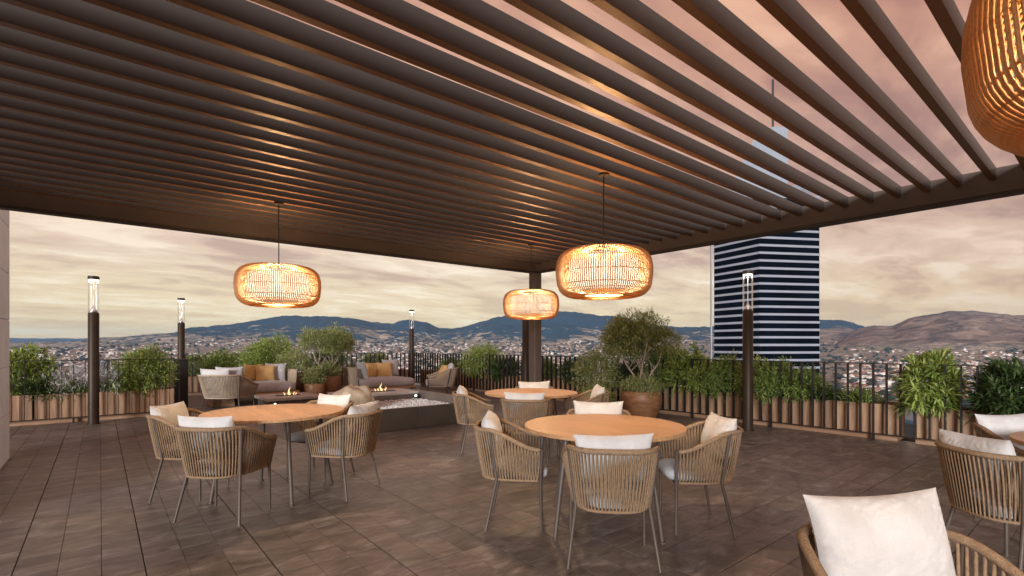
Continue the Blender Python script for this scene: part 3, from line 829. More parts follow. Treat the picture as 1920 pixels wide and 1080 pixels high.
# ------------------------------------------------------------------ plants
def leaves(P, D, L, Wd, droop=.25, rg=rng):
    """leaf blades: base points P, directions D, lengths L, widths Wd -> verts, faces (two bent quads each)"""
    n = len(P)
    D = D / np.linalg.norm(D, axis=1, keepdims=True)
    up = np.array([0, 0, 1.0]) + rg.normal(0, .45, (n, 3))
    sd_ = np.cross(D, up); sd_ /= np.linalg.norm(sd_, axis=1, keepdims=True) + 1e-9
    nrm = np.cross(sd_, D)
    L = L[:, None]; Wd = Wd[:, None]
    mid = P + D * L * .45
    tip = P + D * L + np.array([0, 0, -1.0]) * L * droop
    a = mid + sd_ * Wd * .5 + nrm * Wd * .15; b_ = mid - sd_ * Wd * .5 + nrm * Wd * .15
    V = np.stack([P, a, tip, b_, mid], 1).reshape(-1, 3)
    o = np.arange(n)[:, None] * 5
    F = np.concatenate([o + np.array([[0, 4, 1, 1]]), o + np.array([[4, 2, 1, 1]]), o + np.array([[0, 3, 4, 4]]), o + np.array([[3, 2, 4, 4]])])
    return V, F[:, :3]
def crown_pts(rg, k, c, r, shell=.55, zmin=-.8):
    v = rg.normal(size=(k * 3, 3)); v /= np.linalg.norm(v, axis=1, keepdims=True)
    v = v[v[:, 2] > zmin][:k]
    rad = shell + (1 - shell) * rg.random(len(v)) ** .6
    rad *= 1 + .18 * np.sin(v[:, 0] * 5.1 + c[0] * 7) * np.cos(v[:, 1] * 4.3 + c[1] * 3)
    return np.array(c) + v * rad[:, None] * np.array(r), v
def foliage(rg, c, r, clumps, per, leaf, width, spread=1.0, droop=.25, upb=.25, shell=.5, tuft=.06, zmin=-.8):
    C, v = crown_pts(rg, clumps, c, r, shell, zmin)
    k = len(C)
    Pn = np.repeat(C, per, 0) + rg.normal(0, tuft, (k * per, 3))
    Dn = np.repeat(v, per, 0) * .7 + rg.normal(0, spread * .75, (k * per, 3)) + np.array([0, 0, upb])
    L = leaf * rg.uniform(.6, 1.25, k * per); Wd = width * rg.uniform(.7, 1.2, k * per)
    return leaves(Pn, Dn, L, Wd, droop, rg)
def merge(parts):
    Vs, Fs, o = [], [], 0
    for V_, F_ in parts:
        Vs.append(V_); Fs.append(F_ + o); o += len(V_)
    return np.concatenate(Vs), np.concatenate(Fs)
def stems(base, C, r=.006, n=5):
    b = MB()
    for p in C:
        p = Vector(p); q = Vector(base) + Vector(((p.x - base[0]) * .2, (p.y - base[1]) * .2, 0))
        m = q.lerp(p, .55); m.z += .05
        b.tube([q, m, p], [r * 1.3, r, r * .5], 5, cap=False)
    return b
seed_no = [100]
def shrub(name, label, cat, x, y, z0, w, h, mat, kind='soft', dens=1.0, group=None, depth=None):
    """a bush rooted at (x, y, z0): width w, height h"""
    seed_no[0] += 1
    rg = np.random.default_rng(seed_no[0])
    t_ = thing(name, label, cat, (x, y, z0), 0, group)
    dp = depth or w
    c_ = (0, 0, h * .52); r_ = (w / 2, dp / 2, h * .5)
    if kind == 'soft':          # fine feathery
        V_, F_ = foliage(rg, c_, r_, int(230 * dens), 17, .088, .0155, 1.0, .2, .35, .35, .045)
    elif kind == 'broad':       # long bent blades in rosettes
        V_, F_ = foliage(rg, c_, r_, int(105 * dens), 18, .165, .027, .95, .16, .50, .42, .025)
    elif kind == 'silver':      # upright stiff sprays
        C, v = crown_pts(rg, int(80 * dens), (0, 0, h * .35), (w / 2, dp / 2, h * .4), .3)
        per = 16
        ax = np.repeat(np.stack([v[:, 0] * .5, v[:, 1] * .5, np.full(len(v), 1.0)], 1), per, 0)
        tt = rg.random(len(ax))[:, None]
        Pn = np.repeat(C, per, 0) + ax * tt * .2
        V_, F_ = leaves(Pn, ax + rg.normal(0, .35, ax.shape), .06 * rg.uniform(.6, 1.2, len(ax)), .010 * rg.uniform(.8, 1.2, len(ax)), .05, rg)
    elif kind == 'grass':
        k = int(420 * dens)
        P0 = np.stack([rg.normal(0, w * .16, k), rg.normal(0, dp * .16, k), np.zeros(k)], 1)
        D0 = np.stack([rg.normal(0, .55, k), rg.normal(0, .55, k), np.full(k, .9)], 1)
        V_, F_ = leaves(P0, D0, h * rg.uniform(.6, 1.2, k), .018 * rg.uniform(.7, 1.2, k), .35, rg)
    lv = link('foliage', np_mesh('foliage', V_, F_, M[mat], False), t_); stuff(lv)
    C, _ = crown_pts(rg, 14, c_, (r_[0] * .7, r_[1] * .7, r_[2] * .7), .5)
    link('stem', stems((0, 0, -.04), C).mesh('stem', M['stem']), t_)
    return t_
PG = 'shrubs growing in the timber planters'
ZS = .45
# right row, from near to far
shrub('shrub', 'dark glossy long leaved shrub at the far right of the railing', 'shrub', 8.88, .92, ZS - .14, 1.30, .80, 'dark', 'broad', 1.7, PG, .6)
shrub('shrub', 'mid green upright shrub behind the dark glossy one', 'shrub', 8.98, .45, ZS, .9, .72, 'green', 'broad', .9, PG, .55)
shrub('shrub', 'bright green long leaved shrub beside the gap between planters', 'shrub', 8.86, 1.70, ZS - .08, 1.02, .84, 'bamboo', 'broad', 1.7, PG, .62)
shrub('shrub', 'low arching grass like plant at the gap end of its planter', 'shrub', 8.9, 2.55, ZS, .8, .42, 'green', 'grass', 1.0, PG, .5)
shrub('shrub', 'low dark arching plant between grass and fluffy shrub', 'shrub', 8.9, 3.05, ZS, .8, .45, 'dark', 'grass', 1.1, PG, .5)
shrub('shrub', 'fluffy green shrub just right of the tall lamp by the tower', 'shrub', 8.85, 3.72, ZS - .08, 1.15, .68, 'green', 'soft', 1.5, PG, .55)
shrub('shrub', 'fluffy green shrub just left of the tall lamp by the tower', 'shrub', 8.85, 4.58, ZS - .08, 1.1, .76, 'green', 'soft', 1.4, PG, .55)
shrub('shrub', 'leafy mid green shrub left of the tower base', 'shrub', 8.82, 5.35, ZS - .12, 1.15, .90, 'bamboo', 'broad', 1.2, PG, .6)
shrub('shrub', 'tall feathery shrub behind the tree in the terracotta pot', 'shrub', 8.92, 6.05, ZS - .1, 1.15, 1.02, 'green', 'soft', 1.5, PG, .6)
shrub('shrub', 'dark shrub low behind the railing right of the round bush', 'shrub', 8.92, 6.9, ZS, 1.0, .5, 'dark', 'soft', 1.2, PG, .5)
shrub('shrub', 'dark green shrub behind the railing right of the pergola post', 'shrub', 8.92, 8.3, ZS, 1.3, .55, 'dark', 'soft', 1.4, PG, .5)
shrub('shrub', 'small green shrub low behind the pergola post', 'shrub', 8.92, 9.5, ZS, .9, .5, 'green', 'soft', 1.0, PG, .5)
shrub('shrub', 'bright feathery shrub spilling over the railing left of the pergola post', 'shrub', 8.75, 12.0, ZS - .1, 1.5, .98, 'bamboo', 'soft', 2.4, PG, 1.0)
shrub('shrub', 'dark hanging shrub under the bright feathery one', 'shrub', 8.9, 11.1, ZS - .1, 1.0, .55, 'dark', 'broad', 1.0, PG, .5)
shrub('shrub', 'small bright shrub near the far railing corner', 'shrub', 8.9, 13.9, ZS, .9, .45, 'green', 'soft', 1.0, PG, .5)
shrub('shrub', 'bushy green shrub filling the planter right of the big terracotta pot', 'shrub', 8.90, 4.98, ZS - .04, .95, .60, 'bamboo', 'soft', 1.4, PG, .55)
shrub('shrub', 'dense mid green shrub right behind the tall lamp column', 'shrub', 8.92, 4.15, ZS - .06, 1.0, .7, 'bamboo', 'soft', 1.5, PG, .5)
shrub('shrub', 'bushy shrub between the tall lamp and the arching grasses', 'shrub', 8.94, 3.32, ZS - .04, .85, .50, 'green', 'soft', 1.1, PG, .5)
shrub('shrub', 'tall green shrub behind the terracotta pot rim', 'shrub', 8.95, 5.75, ZS - .04, .9, .86, 'bamboo', 'soft', 1.4, PG, .5)
# far row
shrub('shrub', 'low dark shrub behind the back of the left lounge chair', 'shrub', 2.1, 16.35, ZS, 1.2, .6, 'green', 'soft', 1.3, PG, .5)
shrub('shrub', 'low green shrub between the lounge chair and the big feathery bush', 'shrub', 3.1, 16.35, ZS, 1.1, .65, 'green', 'soft', 1.2, PG, .5)
shrub('shrub', 'large feathery bush behind the left daybed', 'shrub', 3.75, 15.0, .25, 1.25, 1.36, 'bamboo', 'soft', 3.2, None, .9)
shrub('shrub', 'second feathery bush leaning behind the ochre cushions', 'shrub', 3.35, 14.75, .2, 1.0, 1.2, 'bamboo', 'soft', 2.0, None, .7)
shrub('shrub', 'dark round shrub behind the left arm of the right daybed', 'shrub', 5.75, 16.3, ZS, 1.3, .75, 'green', 'soft', 1.5, PG, .5)
shrub('agave', 'spiky pale green plant behind the right daybed', 'plant', 6.55, 16.3, ZS, .7, .55, 'olive', 'grass', .5, None, .5)
shrub('shrub', 'low green shrub behind the ochre cushions of the right daybed', 'shrub', 7.3, 16.35, ZS, 1.2, .62, 'green', 'soft', 1.2, PG, .5)
# left row
shrub('shrub', 'large bright narrow leaved bush beside the wall end', 'shrub', -1.08, 12.2, ZS - .15, 1.05, .95, 'bamboo', 'broad', 2.0, PG, .7)
shrub('shrub', 'small dark underplanting at the foot of the bright bush', 'shrub', -.78, 11.95, ZS - .05, .5, .3, 'dark', 'soft', .6, PG, .4)
shrub('silver_shrub', 'silvery white shrub left of the front bollard lamp', 'shrub', -.20, 11.96, ZS - .05, .98, .64, 'silverleaf', 'silver', 3.4, None, .55)
shrub('shrub', 'dark green filler leaves around the silver shrub', 'shrub', -.32, 12.0, ZS - .03, .95, .26, 'green', 'soft', .8, PG, .45)
shrub('silver_shrub', 'small silvery sprig right of the front bollard lamp', 'shrub', .16, 12.03, ZS - .05, .4, .32, 'silverleaf', 'silver', .6, None, .35)
shrub('flowers', 'patch of small white flowers low at the left of the planter', 'flowers', -.55, 11.9, ZS, .35, .2, 'petal', 'soft', .10, None, .3)
shrub('flowers', 'patch of small white flowers right of the front bollard lamp', 'flowers', .27, 11.92, ZS, .35, .16, 'petal', 'soft', .12, None, .3)
shrub('shrub', 'low fresh green plant between flowers and the rounded bush', 'shrub', .32, 11.98, ZS, .45, .28, 'bamboo', 'soft', .9, PG, .45)
shrub('shrub', 'rounded feathery bush left of the black box post', 'shrub', .70, 12.02, ZS - .1, .92, .92, 'bamboo', 'soft', 2.4, PG, .8)
shrub('shrub', 'feathery bush just right of the black box post', 'shrub', 2.12, 13.1, ZS - .1, .66, .85, 'green', 'soft', 1.5, PG, .7)

def pot_mesh(r, h, mat, waist=.72):
    pr = [(r * waist * .86, 0), (r * waist, .02 * h), (r * .90, h * .35), (r * 1.0, h * .62), (r * .985, h * .85), (r * .93, h * .985), (r * .91, h), (r * .85, h), (r * .84, h * .9)]
    return MB().lathe(pr, 36, capt=False).mesh('pot', mat, True, 50)
def potted(label, x, y, r, h, mat, bush=None, tree=None, leafm='olive'):
    seed_no[0] += 1
    rg = np.random.default_rng(seed_no[0])
    t_ = thing('flower_pot', label, 'pot', (x, y, 0), 0, 'round terracotta pots on the terrace')
    link('bowl', pot_mesh(r, h, mat), t_)
    link('soil', MB().lathe([(r * .845, h * .88), (r * .845, h * .9)], 28).mesh('soil', M['soil']), t_)
    return rg
def pot_bush(label, x, y, z, w, h, mat='olive', dens=1.0):
    seed_no[0] += 1; rg = np.random.default_rng(seed_no[0])
    t_ = thing('potted_bush', label, 'bush', (x, y, z))
    V_, F_ = foliage(rg, (0, 0, h * .45), (w / 2, w / 2, h * .5), int(260 * dens), 15, .064, .014, 1.0, .1, .4, .3, .03)
    stuff(link('foliage', np_mesh('foliage', V_, F_, M[mat]), t_))
    C, _ = crown_pts(rg, 12, (0, 0, h * .4), (w * .3, w * .3, h * .3), .5)
    link('stem', stems((0, 0, -.06), C).mesh('stem', M['bark']), t_)
def pot_tree(label, x, y, z, fork, cz, cr, chh, dens=1.0):
    seed_no[0] += 1; rg = np.random.default_rng(seed_no[0])
    t_ = thing('potted_tree', label, 'tree', (x, y, z))
    tr = MB(); tips = []
    for k in range(4):
        a = k * 1.57 + .4
        p0 = Vector((math.cos(a) * .06, math.sin(a) * .06, -.08))
        p1 = Vector((math.cos(a) * (.12 + .05 * (k % 2)), math.sin(a) * .13, fork * .55))
        p2 = Vector((math.cos(a + .3) * cr * .45, math.sin(a + .3) * cr * .45, fork))
        p3 = Vector((math.cos(a + .5) * cr * .62, math.sin(a + .5) * cr * .62, cz + chh * .1))
        tr.tube([p0, p0.lerp(p1, .5) + Vector((.012, -.01, 0)), p1, p2, p3], [.026, .022, .019, .013, .006], 8)
        for j in range(4):
            q = p1.lerp(p2, .35 + .2 * j) if j < 2 else p2.lerp(p3, .3 * (j - 1))
            e = q + Vector((rg.normal(0, .16), rg.normal(0, .16), .16 + .12 * rg.random()))
            tr.tube([q, q.lerp(e, .5) + Vector((0, 0, .03)), e], [.009, .007, .004], 6)
    link('trunk', tr.mesh('trunk', M['bark'], True), t_)
    parts = []
    # several uneven lobes with gaps between them
    for k in range(11):
        v = rg.normal(size=3); v /= np.linalg.norm(v); v[2] = abs(v[2]) * .9 - .25
        cc = np.array([0, 0, cz]) + v * np.array([cr * .62, cr * .62, chh * .62])
        rr = rg.uniform(.40, .58)
        parts.append(foliage(rg, cc, (cr * rr, cr * rr, chh * rr * 1.15), int(95 * dens), 15, .075, .0145, 1.0, .12, .35, .4, .03))
    V_, F_ = merge(parts)
    stuff(link('crown', np_mesh('crown', V_, F_, M['olive']), t_))
potted('big rounded terracotta pot holding the olive like tree at right', 7.93, 5.80, .375, .50, M['pot'])
pot_tree('olive like tree with pale forked trunk in the big terracotta pot', 7.93, 5.80, .44, .60, 1.00, .70, .60, 1.6)
pot_bush('low rounded underplanting filling the big terracotta pot', 7.93, 5.80, .42, .82, .36, 'olive', 1.1)
potted('smaller terracotta pot half hidden behind the dining chairs', 7.75, 6.75, .30, .45, M['pot'])
pot_bush('round olive green bush left of the tree at right', 7.75, 6.75, .38, .95, .98, 'olive', 1.7)
pot_bush('small bright green bush low behind the pillow chair', 7.2, 6.25, .20, .55, .42, 'bamboo', .7)
potted('small low terracotta pot with bright green bush', 7.2, 6.25, .2, .26, M['pot'])
potted('rear terracotta pot under the tree between the daybeds', 4.66, 13.30, .27, .56, M['pot'])
pot_tree('olive like tree between the two daybeds', 4.60, 13.30, .50, .45, .96, .68, .46, 1.4)
pot_bush('low bush at the foot of the tree between the daybeds', 4.66, 13.30, .50, .62, .42, 'olive', .8)
potted('front low terracotta pot between the daybeds', 4.18, 12.95, .25, .40, M['pot'])
pot_bush('pale green bush in the front low pot between the daybeds', 4.18, 12.95, .36, .55, .45, 'olive', .8)
potted('dark terracotta pot beside the arm of the left daybed', 4.03, 13.85, .25, .58, M['pot_dark'])
pot_bush('rounded grey green bush in the dark pot beside the left daybed', 4.03, 13.85, .50, .92, .85, 'olive', 1.5)

# ------------------------------------------------------------------ seating
def u_path(a, b, y0, n, ex=3.2):
    ph = np.linspace(0, math.pi, 600)
    c_, s_ = np.cos(ph), np.sin(ph)
    x = -a * np.sign(c_) * np.abs(c_) ** (2 / ex); y = y0 - b * np.abs(s_) ** (2 / ex)
    d = np.concatenate([[0], np.cumsum(np.hypot(np.diff(x), np.diff(y)))]); d /= d[-1]
    q = np.linspace(0, 1, n)
    return np.interp(q, d, x), np.interp(q, d, y), q
def chair_meshes(a, b, y0, zr, za, a2, b2, y02, zb, nst, rr, rs_, ropem, leg_r):
    """rope tub chair: front is +y.  returns dict of meshes"""
    out = {}
    def rim(q):
        s_ = np.abs(q * 2 - 1)
        return za + (zr - za) * (1 - sstep(.42, 1.0, s_))
    n = 61
    x, y, q = u_path(a, b, y0, n); z = rim(q)
    out['rim'] = MB().tube(list(zip(x, y, z)), rr, 8).mesh('rim', ropem, True)
    xb, yb, _ = u_path(a2, b2, y02, n)
    out['bottom_rail'] = MB().tube([(x_, y_, zb) for x_, y_ in zip(xb, yb)], rr * .62, 6).mesh('bottom_rail', ropem, True)
    w_ = MB()
    hi = 2400
    X1_, Y1_, Q1 = u_path(a, b, y0, hi); X2_, Y2_, Q2 = u_path(a2, b2, y02, hi)
    Z1_ = rim(Q1)
    for k in range(nst):
        s0 = (k + .5) / nst
        for lay in (-1, 1):
            pts = []
            for tt in np.linspace(0, 1, 5):
                sq = min(max(s0 + lay * .25 / nst * math.sin(math.pi * tt), 0), 1)
                i_ = sq * (hi - 1)
                f = lambda A: np.interp(i_, np.arange(hi), A)
                px1, py1, pz1 = f(X1_), f(Y1_), f(Z1_); px2, py2 = f(X2_), f(Y2_)
                bul = .008 * math.sin(math.pi * tt)
                cx = px1 + (px2 - px1) * tt; cy = py1 + (py2 - py1) * tt
                off = lay * .006
                dx, dy = px2, py2
                ll = math.hypot(dx, dy) + 1e-6
                pts.append((cx + dx / ll * (off * (1 if 0.1 < tt < .9 else .5)), cy + dy / ll * (off * (1 if .1 < tt < .9 else .5)), pz1 + (zb - pz1) * tt))
            w_.tube(pts, rs_, 5, cap=False)
    out['weave'] = w_.mesh('rope_weave', ropem, True)
    fl, rl = [], []
    for sx in (-1, 1):
        fl.append(MB().tube([(sx * (a - .004), y0 + .012, za + rr * .5), (sx * (a2 + .003), y02 + .016, zb), (sx * (a2 + .006), y02 + .02, 0.006)], [leg_r, leg_r, leg_r * .8], 10).mesh('front_leg', M['leg'], True, 40))
        i_ = int(600 * (.5 - sx * -.235)); 
        q_ = .5 + sx * .235
        f = lambda A, Q: float(np.interp(q_, Q, A))
        tx, ty, tz = f(X1_, Q1), f(Y1_, Q1), float(rim(np.array([q_]))[0])
        mx_, my_ = f(X2_, Q2), f(Y2_, Q2)
        rl.append(MB().tube([(tx * 1.02, ty * 1.02, tz), (mx_ * 1.05, my_ * 1.05, zb), (mx_ * 1.05 + sx * .05, my_ * 1.05 - .075 * zb / .37, 0.006)], [leg_r, leg_r, leg_r * .8], 10).mesh('rear_leg', M['leg'], True, 40))
    out['fl'], out['rl'] = fl, rl
    # seat frame and cushion follow the tub's plan
    xs, ys, _ = u_path(a2 - .018, b2 - .018, y02 + .0, 41)
    ring = list(zip(xs, ys))
    def slab(ring_, z0, z1, rnd):
        b_ = MB(); k = len(ring_)
        cx = sum(p[0] for p in ring_) / k; cy = sum(p[1] for p in ring_) / k
        lv = [(1 - .06, z0), (1, z0 + rnd), (1, z1 - rnd), (1 - .05, z1 - rnd * .25), (.80, z1 + .004), (.4, z1 + .012)]
        vs = []
        for s_, z_ in lv:
            for p in ring_: vs.append((cx + (p[0] - cx) * s_, cy + (p[1] - cy) * s_, z_))
        fs = [tuple(range(k))[::-1]]
        for i in range(len(lv) - 1):
            for j in range(k): fs.append((i * k + j, i * k + (j + 1) % k, (i + 1) * k + (j + 1) % k, (i + 1) * k + j))
        fs.append(tuple((len(lv) - 1) * k + j for j in range(k)))
        return b_.add(vs, fs)
    ringf = [(p[0], p[1] + (.02 if i in (0, 40) else 0)) for i, p in enumerate(ring)]
    out['frame'] = slab(ringf, zb - .014, zb + .010, .004).mesh('seat_frame', M['leg'])
    fr = [(p[0] * .985, p[1]) for p in ring]
    fr = fr + [(fr[-1][0] * .9, y02 + .06), (fr[-1][0] * .4, y02 + .07), (fr[0][0] * .4, y02 + .07), (fr[0][0] * .9, y02 + .06)]
    out['cushion'] = slab(fr, zb + .011, zb + .085 * (1 if zb > .3 else 1.9), .022).mesh('seat_cushion', M['grey_fabric'], True, 60)
    return out
def build_chair(name, label, cat, ms, loc, rz, group):
    t_ = thing(name, label, cat, loc, rz, group)
    link('rim', ms['rim'], t_); link('bottom_rail', ms['bottom_rail'], t_)
    stuff(link('rope_weave', ms['weave'], t_))
    for m_ in ms['fl']: link('leg', m_, t_)
    for m_ in ms['rl']: link('leg', m_, t_)
    link('seat_frame', ms['frame'], t_); link('seat_cushion', ms['cushion'], t_)
    return t_
def pillow_mesh(w_, h_, th_, seed, mat, nx=44, ny=32, amp=1.0):
    V_ = []; F_ = []
    for side in (-1, 1):
        for j in range(ny + 1):
            for i in range(nx + 1):
                u, v = i / nx * 2 - 1, j / ny * 2 - 1
                x = u * w_ / 2 * (1 - .075 * (1 - v * v) * abs(u) ** 3)
                z = v * h_ / 2 * (1 - .10 * (1 - u * u) * abs(v) ** 3)
                pr = (max(0, 1 - abs(u) ** 2.6) * max(0, 1 - abs(v) ** 2.6)) ** .52
                wr = 0.0
                if pr > 0:
                    cr_ = max(abs(u), abs(v))
                    pn = mnoise.noise(Vector((x * 6 + seed, z * 7, side * 3.3 + seed * 1.7)))
                    pn2 = mnoise.noise(Vector(((x + z) * 26 + seed, (x - z) * 5, side * 7.7 + seed)))
                    pn3 = mnoise.noise(Vector((u * 2.2 + seed * 2.1, (v + u * .6) * 9, side * 5.1)))
                    wr = (pn * .010 + pn2 * .002 * cr_ - max(0, abs(pn3) * -1 + .10) * .085 * amp * cr_) * amp * min(1, pr * 2)
                y = side * (th_ / 2 * pr + wr * (th_ / .12))
                V_.append((x, y, z))
        o = 0 if side < 0 else (nx + 1) * (ny + 1)
        for j in range(ny):
            for i in range(nx):
                q = (o + j * (nx + 1) + i, o + j * (nx + 1) + i + 1, o + (j + 1) * (nx + 1) + i + 1, o + (j + 1) * (nx + 1) + i)
                F_.append(q if side < 0 else q[::-1])
    b = MB(); b.v = V_; b.f = F_
    return b.mesh('pillow', mat, True)
DC = chair_meshes(.298, .50, .22, .735, .605, .240, .425, .205, .37, 56, .0165, .0056, M['rope'], .0125)
LC = chair_meshes(.50, .80, .36, .74, .52, .40, .66, .34, .27, 78, .019, .0065, M['rope_pale'], .014)
pil = [pillow_mesh(.47, .32, .15, s_, M['linen']) for s_ in (1.3, 5.1, 9.7, 14.2)]
GC, GP = 'rope dining chairs around the round tables', 'white linen pillows on the dining chairs'
def pillow(label, me, x, y, z, rz, tilt, name='pillow', group=GP, roll=0.0):
    o = link(name, me, None, (x, y, z))
    o.rotation_mode = 'XYZ'
    o.rotation_euler = (tilt, roll, rz)
    tag(o, label, 'pillow', group)
first = [None]; pk = [0]
near_pillow = pillow_mesh(.47, .33, .15, 4.4, M['linen'], 60, 44, 1.0)
def place_chair(x, y, rz, label, plabel, group=GC, plift=0.0, pm=None):
    if first[0] is None:
        first[0] = build_chair('dining_chair', label, 'chair', DC, (x, y, 0), rz, group)
    else: dup(first[0], (x, y, 0), rz, label)
    # pillow leans on the backrest
    lx, ly = 0.0, -.152
    wx = x + lx * math.cos(rz) - ly * math.sin(rz); wy = y + lx * math.sin(rz) + ly * math.cos(rz)
    pillow(plabel, pm or pil[pk[0] % 4], wx, wy, .672 + plift, rz + random.uniform(-.09, .09), math.radians(14), roll=random.uniform(-.03, .03))
    pk[0] += 1
def round_table(label, x, y):
    t_ = thing('dining_table', label, 'table', (x, y, 0), 0, 'round wooden dining tables')
    n = 11; R_ = .60; hw = 2 * R_ / n
    prof = [(R_ - .012, .722), (R_, .730), (R_, .744), (R_ - .004, .748)]
    for k in range(n):
        x0, x1 = -R_ + k * hw + .0007, -R_ + (k + 1) * hw - .0007
        xs = [x0 + (x1 - x0) * q / 10 for q in range(11)]
        up_ = [(q, math.sqrt(max(R_ * R_ - q * q, 1e-6))) for q in xs]
        ring = up_ + [(q, -y__) for q, y__ in reversed(up_)]
        m_ = len(ring)
        vs_ = [(p[0], p[1], .722) for p in ring] + [(p[0], p[1], .7455) for p in ring] + [(p[0] * .997, p[1] * .995, .748) for p in ring]
        fs_ = [tuple(range(m_)), tuple(range(2 * m_, 3 * m_))[::-1]]
        for a__ in range(2):
            for q in range(m_): fs_.append((a__ * m_ + (q + 1) % m_, a__ * m_ + q, (a__ + 1) * m_ + q, (a__ + 1) * m_ + (q + 1) % m_))
        link('board', MB().add(vs_, fs_).mesh('board', M['teak']), t_)
    link('table_frame', MB().lathe([(.38, .700), (.38, .721)], 40).mesh('table_frame', M['leg'], True, 40), t_)
    for k in range(4):
        a = k * math.pi / 2
        link('leg', MB().tube([(math.cos(a) * .40, math.sin(a) * .40, .715), (math.cos(a) * .515, math.sin(a) * .515, .012)], [.019, .015], 12).mesh('leg', M['leg'], True, 40), t_)
        link('foot', MB().lathe([(.024, 0), (.024, .013)], 14, (math.cos(a) * .517, math.sin(a) * .517, 0)).mesh('foot', M['leg']), t_)
    return t_
T = [('left', 1.25, 4.96), ('centre', 2.97, 2.52), ('far', 4.33, 4.89), ('rightmost', 4.80, -.10)]
tl = ['round wooden dining table at left under the pendant', 'round wooden dining table at centre right, nearest whole table', 'round wooden dining table farthest back under the smallest pendant', 'round wooden dining table cut off by the right edge']
for (nm, x, y), l_ in zip(T, tl): round_table(l_, x, y)
def face(x, y, tx, ty): return math.atan2(ty - y, tx - x) - math.pi / 2
# (table index, offset, labels)
CH = [
 (0, -.50, -.47, .00, 'rope chair seen from behind at the front of the left table', 'grey white pillow on the front chair of the left table'),
 (0, -.62, .44, .05, 'rope chair at the left side of the left table', 'white pillow on the chair at the left side of the left table'),
 (0, .52, -.40, -.28, 'rope chair at the right side of the left table beside the raised basin', 'white pillow on the chair between left table and raised basin'),
 (0, .56, .40, -.10, 'rope chair behind the left table facing the viewer', 'white pillow on the chair behind the left table'),
 (1, -.475, -.46, .00, 'rope chair seen from behind at the front of the centre right table', 'white pillow on the front chair of the centre right table'),
 (1, -.50, .49, .05, 'rope chair at the left side of the centre right table', 'white pointed pillow on the left chair of the centre right table'),
 (1, .53, -.47, .00, 'rope chair at the right side of the centre right table before the tall lamp', 'white pillow on the right chair of the centre right table'),
 (1, .54, .52, .00, 'rope chair behind the centre right table beside the big pot', 'white pillow on the chair behind the centre right table'),
 (2, -.50, -.48, .00, 'rope chair seen from behind at the front of the farthest table', 'grey white pillow on the front chair of the farthest table'),
 (2, -.58, .44, .05, 'rope chair at the left side of the farthest table next to the basin', 'white pillow on the left chair of the farthest table'),
 (2, .62, -.40, .00, 'rope chair at the right side of the farthest table', 'white pillow on the right chair of the farthest table'),
 (2, .50, .50, .00, 'rope chair behind the farthest table below the pergola post', 'white pillow on the chair behind the farthest table'),
 (3, -.66, .55, .00, 'rope chair at the right edge seen from behind', 'white pillow on the chair at the right edge seen from behind'),
 (3, .52, .54, .20, 'rope chair beyond the rightmost table cut by the frame', 'white pillow on the chair beyond the rightmost table'),
]
for ti, dx, dy, dr, l1, l2 in CH:
    _, tx, ty = T[ti]
    place_chair(tx + dx, ty + dy, face(tx + dx, ty + dy, tx, ty) + dr + random.uniform(-.05, .05), l1, l2)
# the close chair at the lower right, turned towards the viewer
place_chair(1.83, .37, face(0, 0, -.60, -.80), 'close rope chair at the lower right facing the viewer', 'large looking white linen pillow on the close lower right chair', plift=.045, pm=near_pillow)

# lounge chairs
GL = 'pale rope lounge chairs round the fire tables'
l0 = build_chair('lounge_chair', 'pale rope lounge chair at left seen from behind', 'lounge chair', LC, (2.05, 12.0, 0), math.radians(-42), GL)
dup(l0, (7.15, 11.75, 0), math.radians(62), 'pale rope lounge chair at right turned sideways by the railing')
big = [pillow_mesh(.62, .46, .2, s_, M['linen']) for s_ in (21.0, 33.0)]
sm = [pillow_mesh(.45, .44, .16, s_, M['yellow_fabric']) for s_ in (3.0, 8.0)]
gm = [pillow_mesh(.52, .50, .18, s_, M['grey_fabric']) for s_ in (4.0, 6.5)]
def lounge_p(x, y, rz, lx, ly): return x + lx * math.cos(rz) - ly * math.sin(rz), y + lx * math.sin(rz) + ly * math.cos(rz)
GB = 'scatter cushions in the lounge corner'
rz = math.radians(-42)
a, b = lounge_p(2.05, 12.0, rz, -.05, -.24); pillow('bright white back pillow in the left lounge chair', big[0], a, b, .66, rz, .25, 'cushion', GB)
a, b = lounge_p(2.05, 12.0, rz, .12, -.05); pillow('grey cushion sticking up in the left lounge chair', gm[0], a, b, .67, rz + .4, .2, 'cushion', GB)
rz = math.radians(62)
a, b = lounge_p(7.15, 11.75, rz, .0, -.24); pillow('white back pillow in the right lounge chair', big[1], a, b, .66, rz, .25, 'cushion', GB)
a, b = lounge_p(7.15, 11.75, rz, .08, -.05); pillow('ochre cushion in the right lounge chair', sm[0], a, b, .62, rz + .2, .3, 'cushion', GB)

# daybeds
def superslab(hw, hd, z0, z1, ex, rnd, n=56, puff=0.0):
    b = MB(); ring = []
    for k in range(n):
        q = 2 * math.pi * k / n; c_, s_ = math.cos(q), math.sin(q)
        ring.append((hw * math.copysign(abs(c_) ** (2 / ex), c_), hd * math.copysign(abs(s_) ** (2 / ex), s_)))
    lv = [(1 - rnd / hw, z0), (1, z0 + rnd), (1, z1 - rnd), (1 - rnd * .4 / hw, z1 - rnd * .25), (.88, z1 + puff * .4), (.5, z1 + puff)]
    vs = [(p[0] * s_, p[1] * s_, z_) for s_, z_ in lv for p in ring]
    fs = [tuple(range(n))[::-1]]
    for i in range(len(lv) - 1):
        for j in range(n): fs.append((i * n + j, i * n + (j + 1) % n, (i + 1) * n + (j + 1) % n, (i + 1) * n + j))
    fs.append(tuple((len(lv) - 1) * n + j for j in range(n)))
    return b.add(vs, fs)
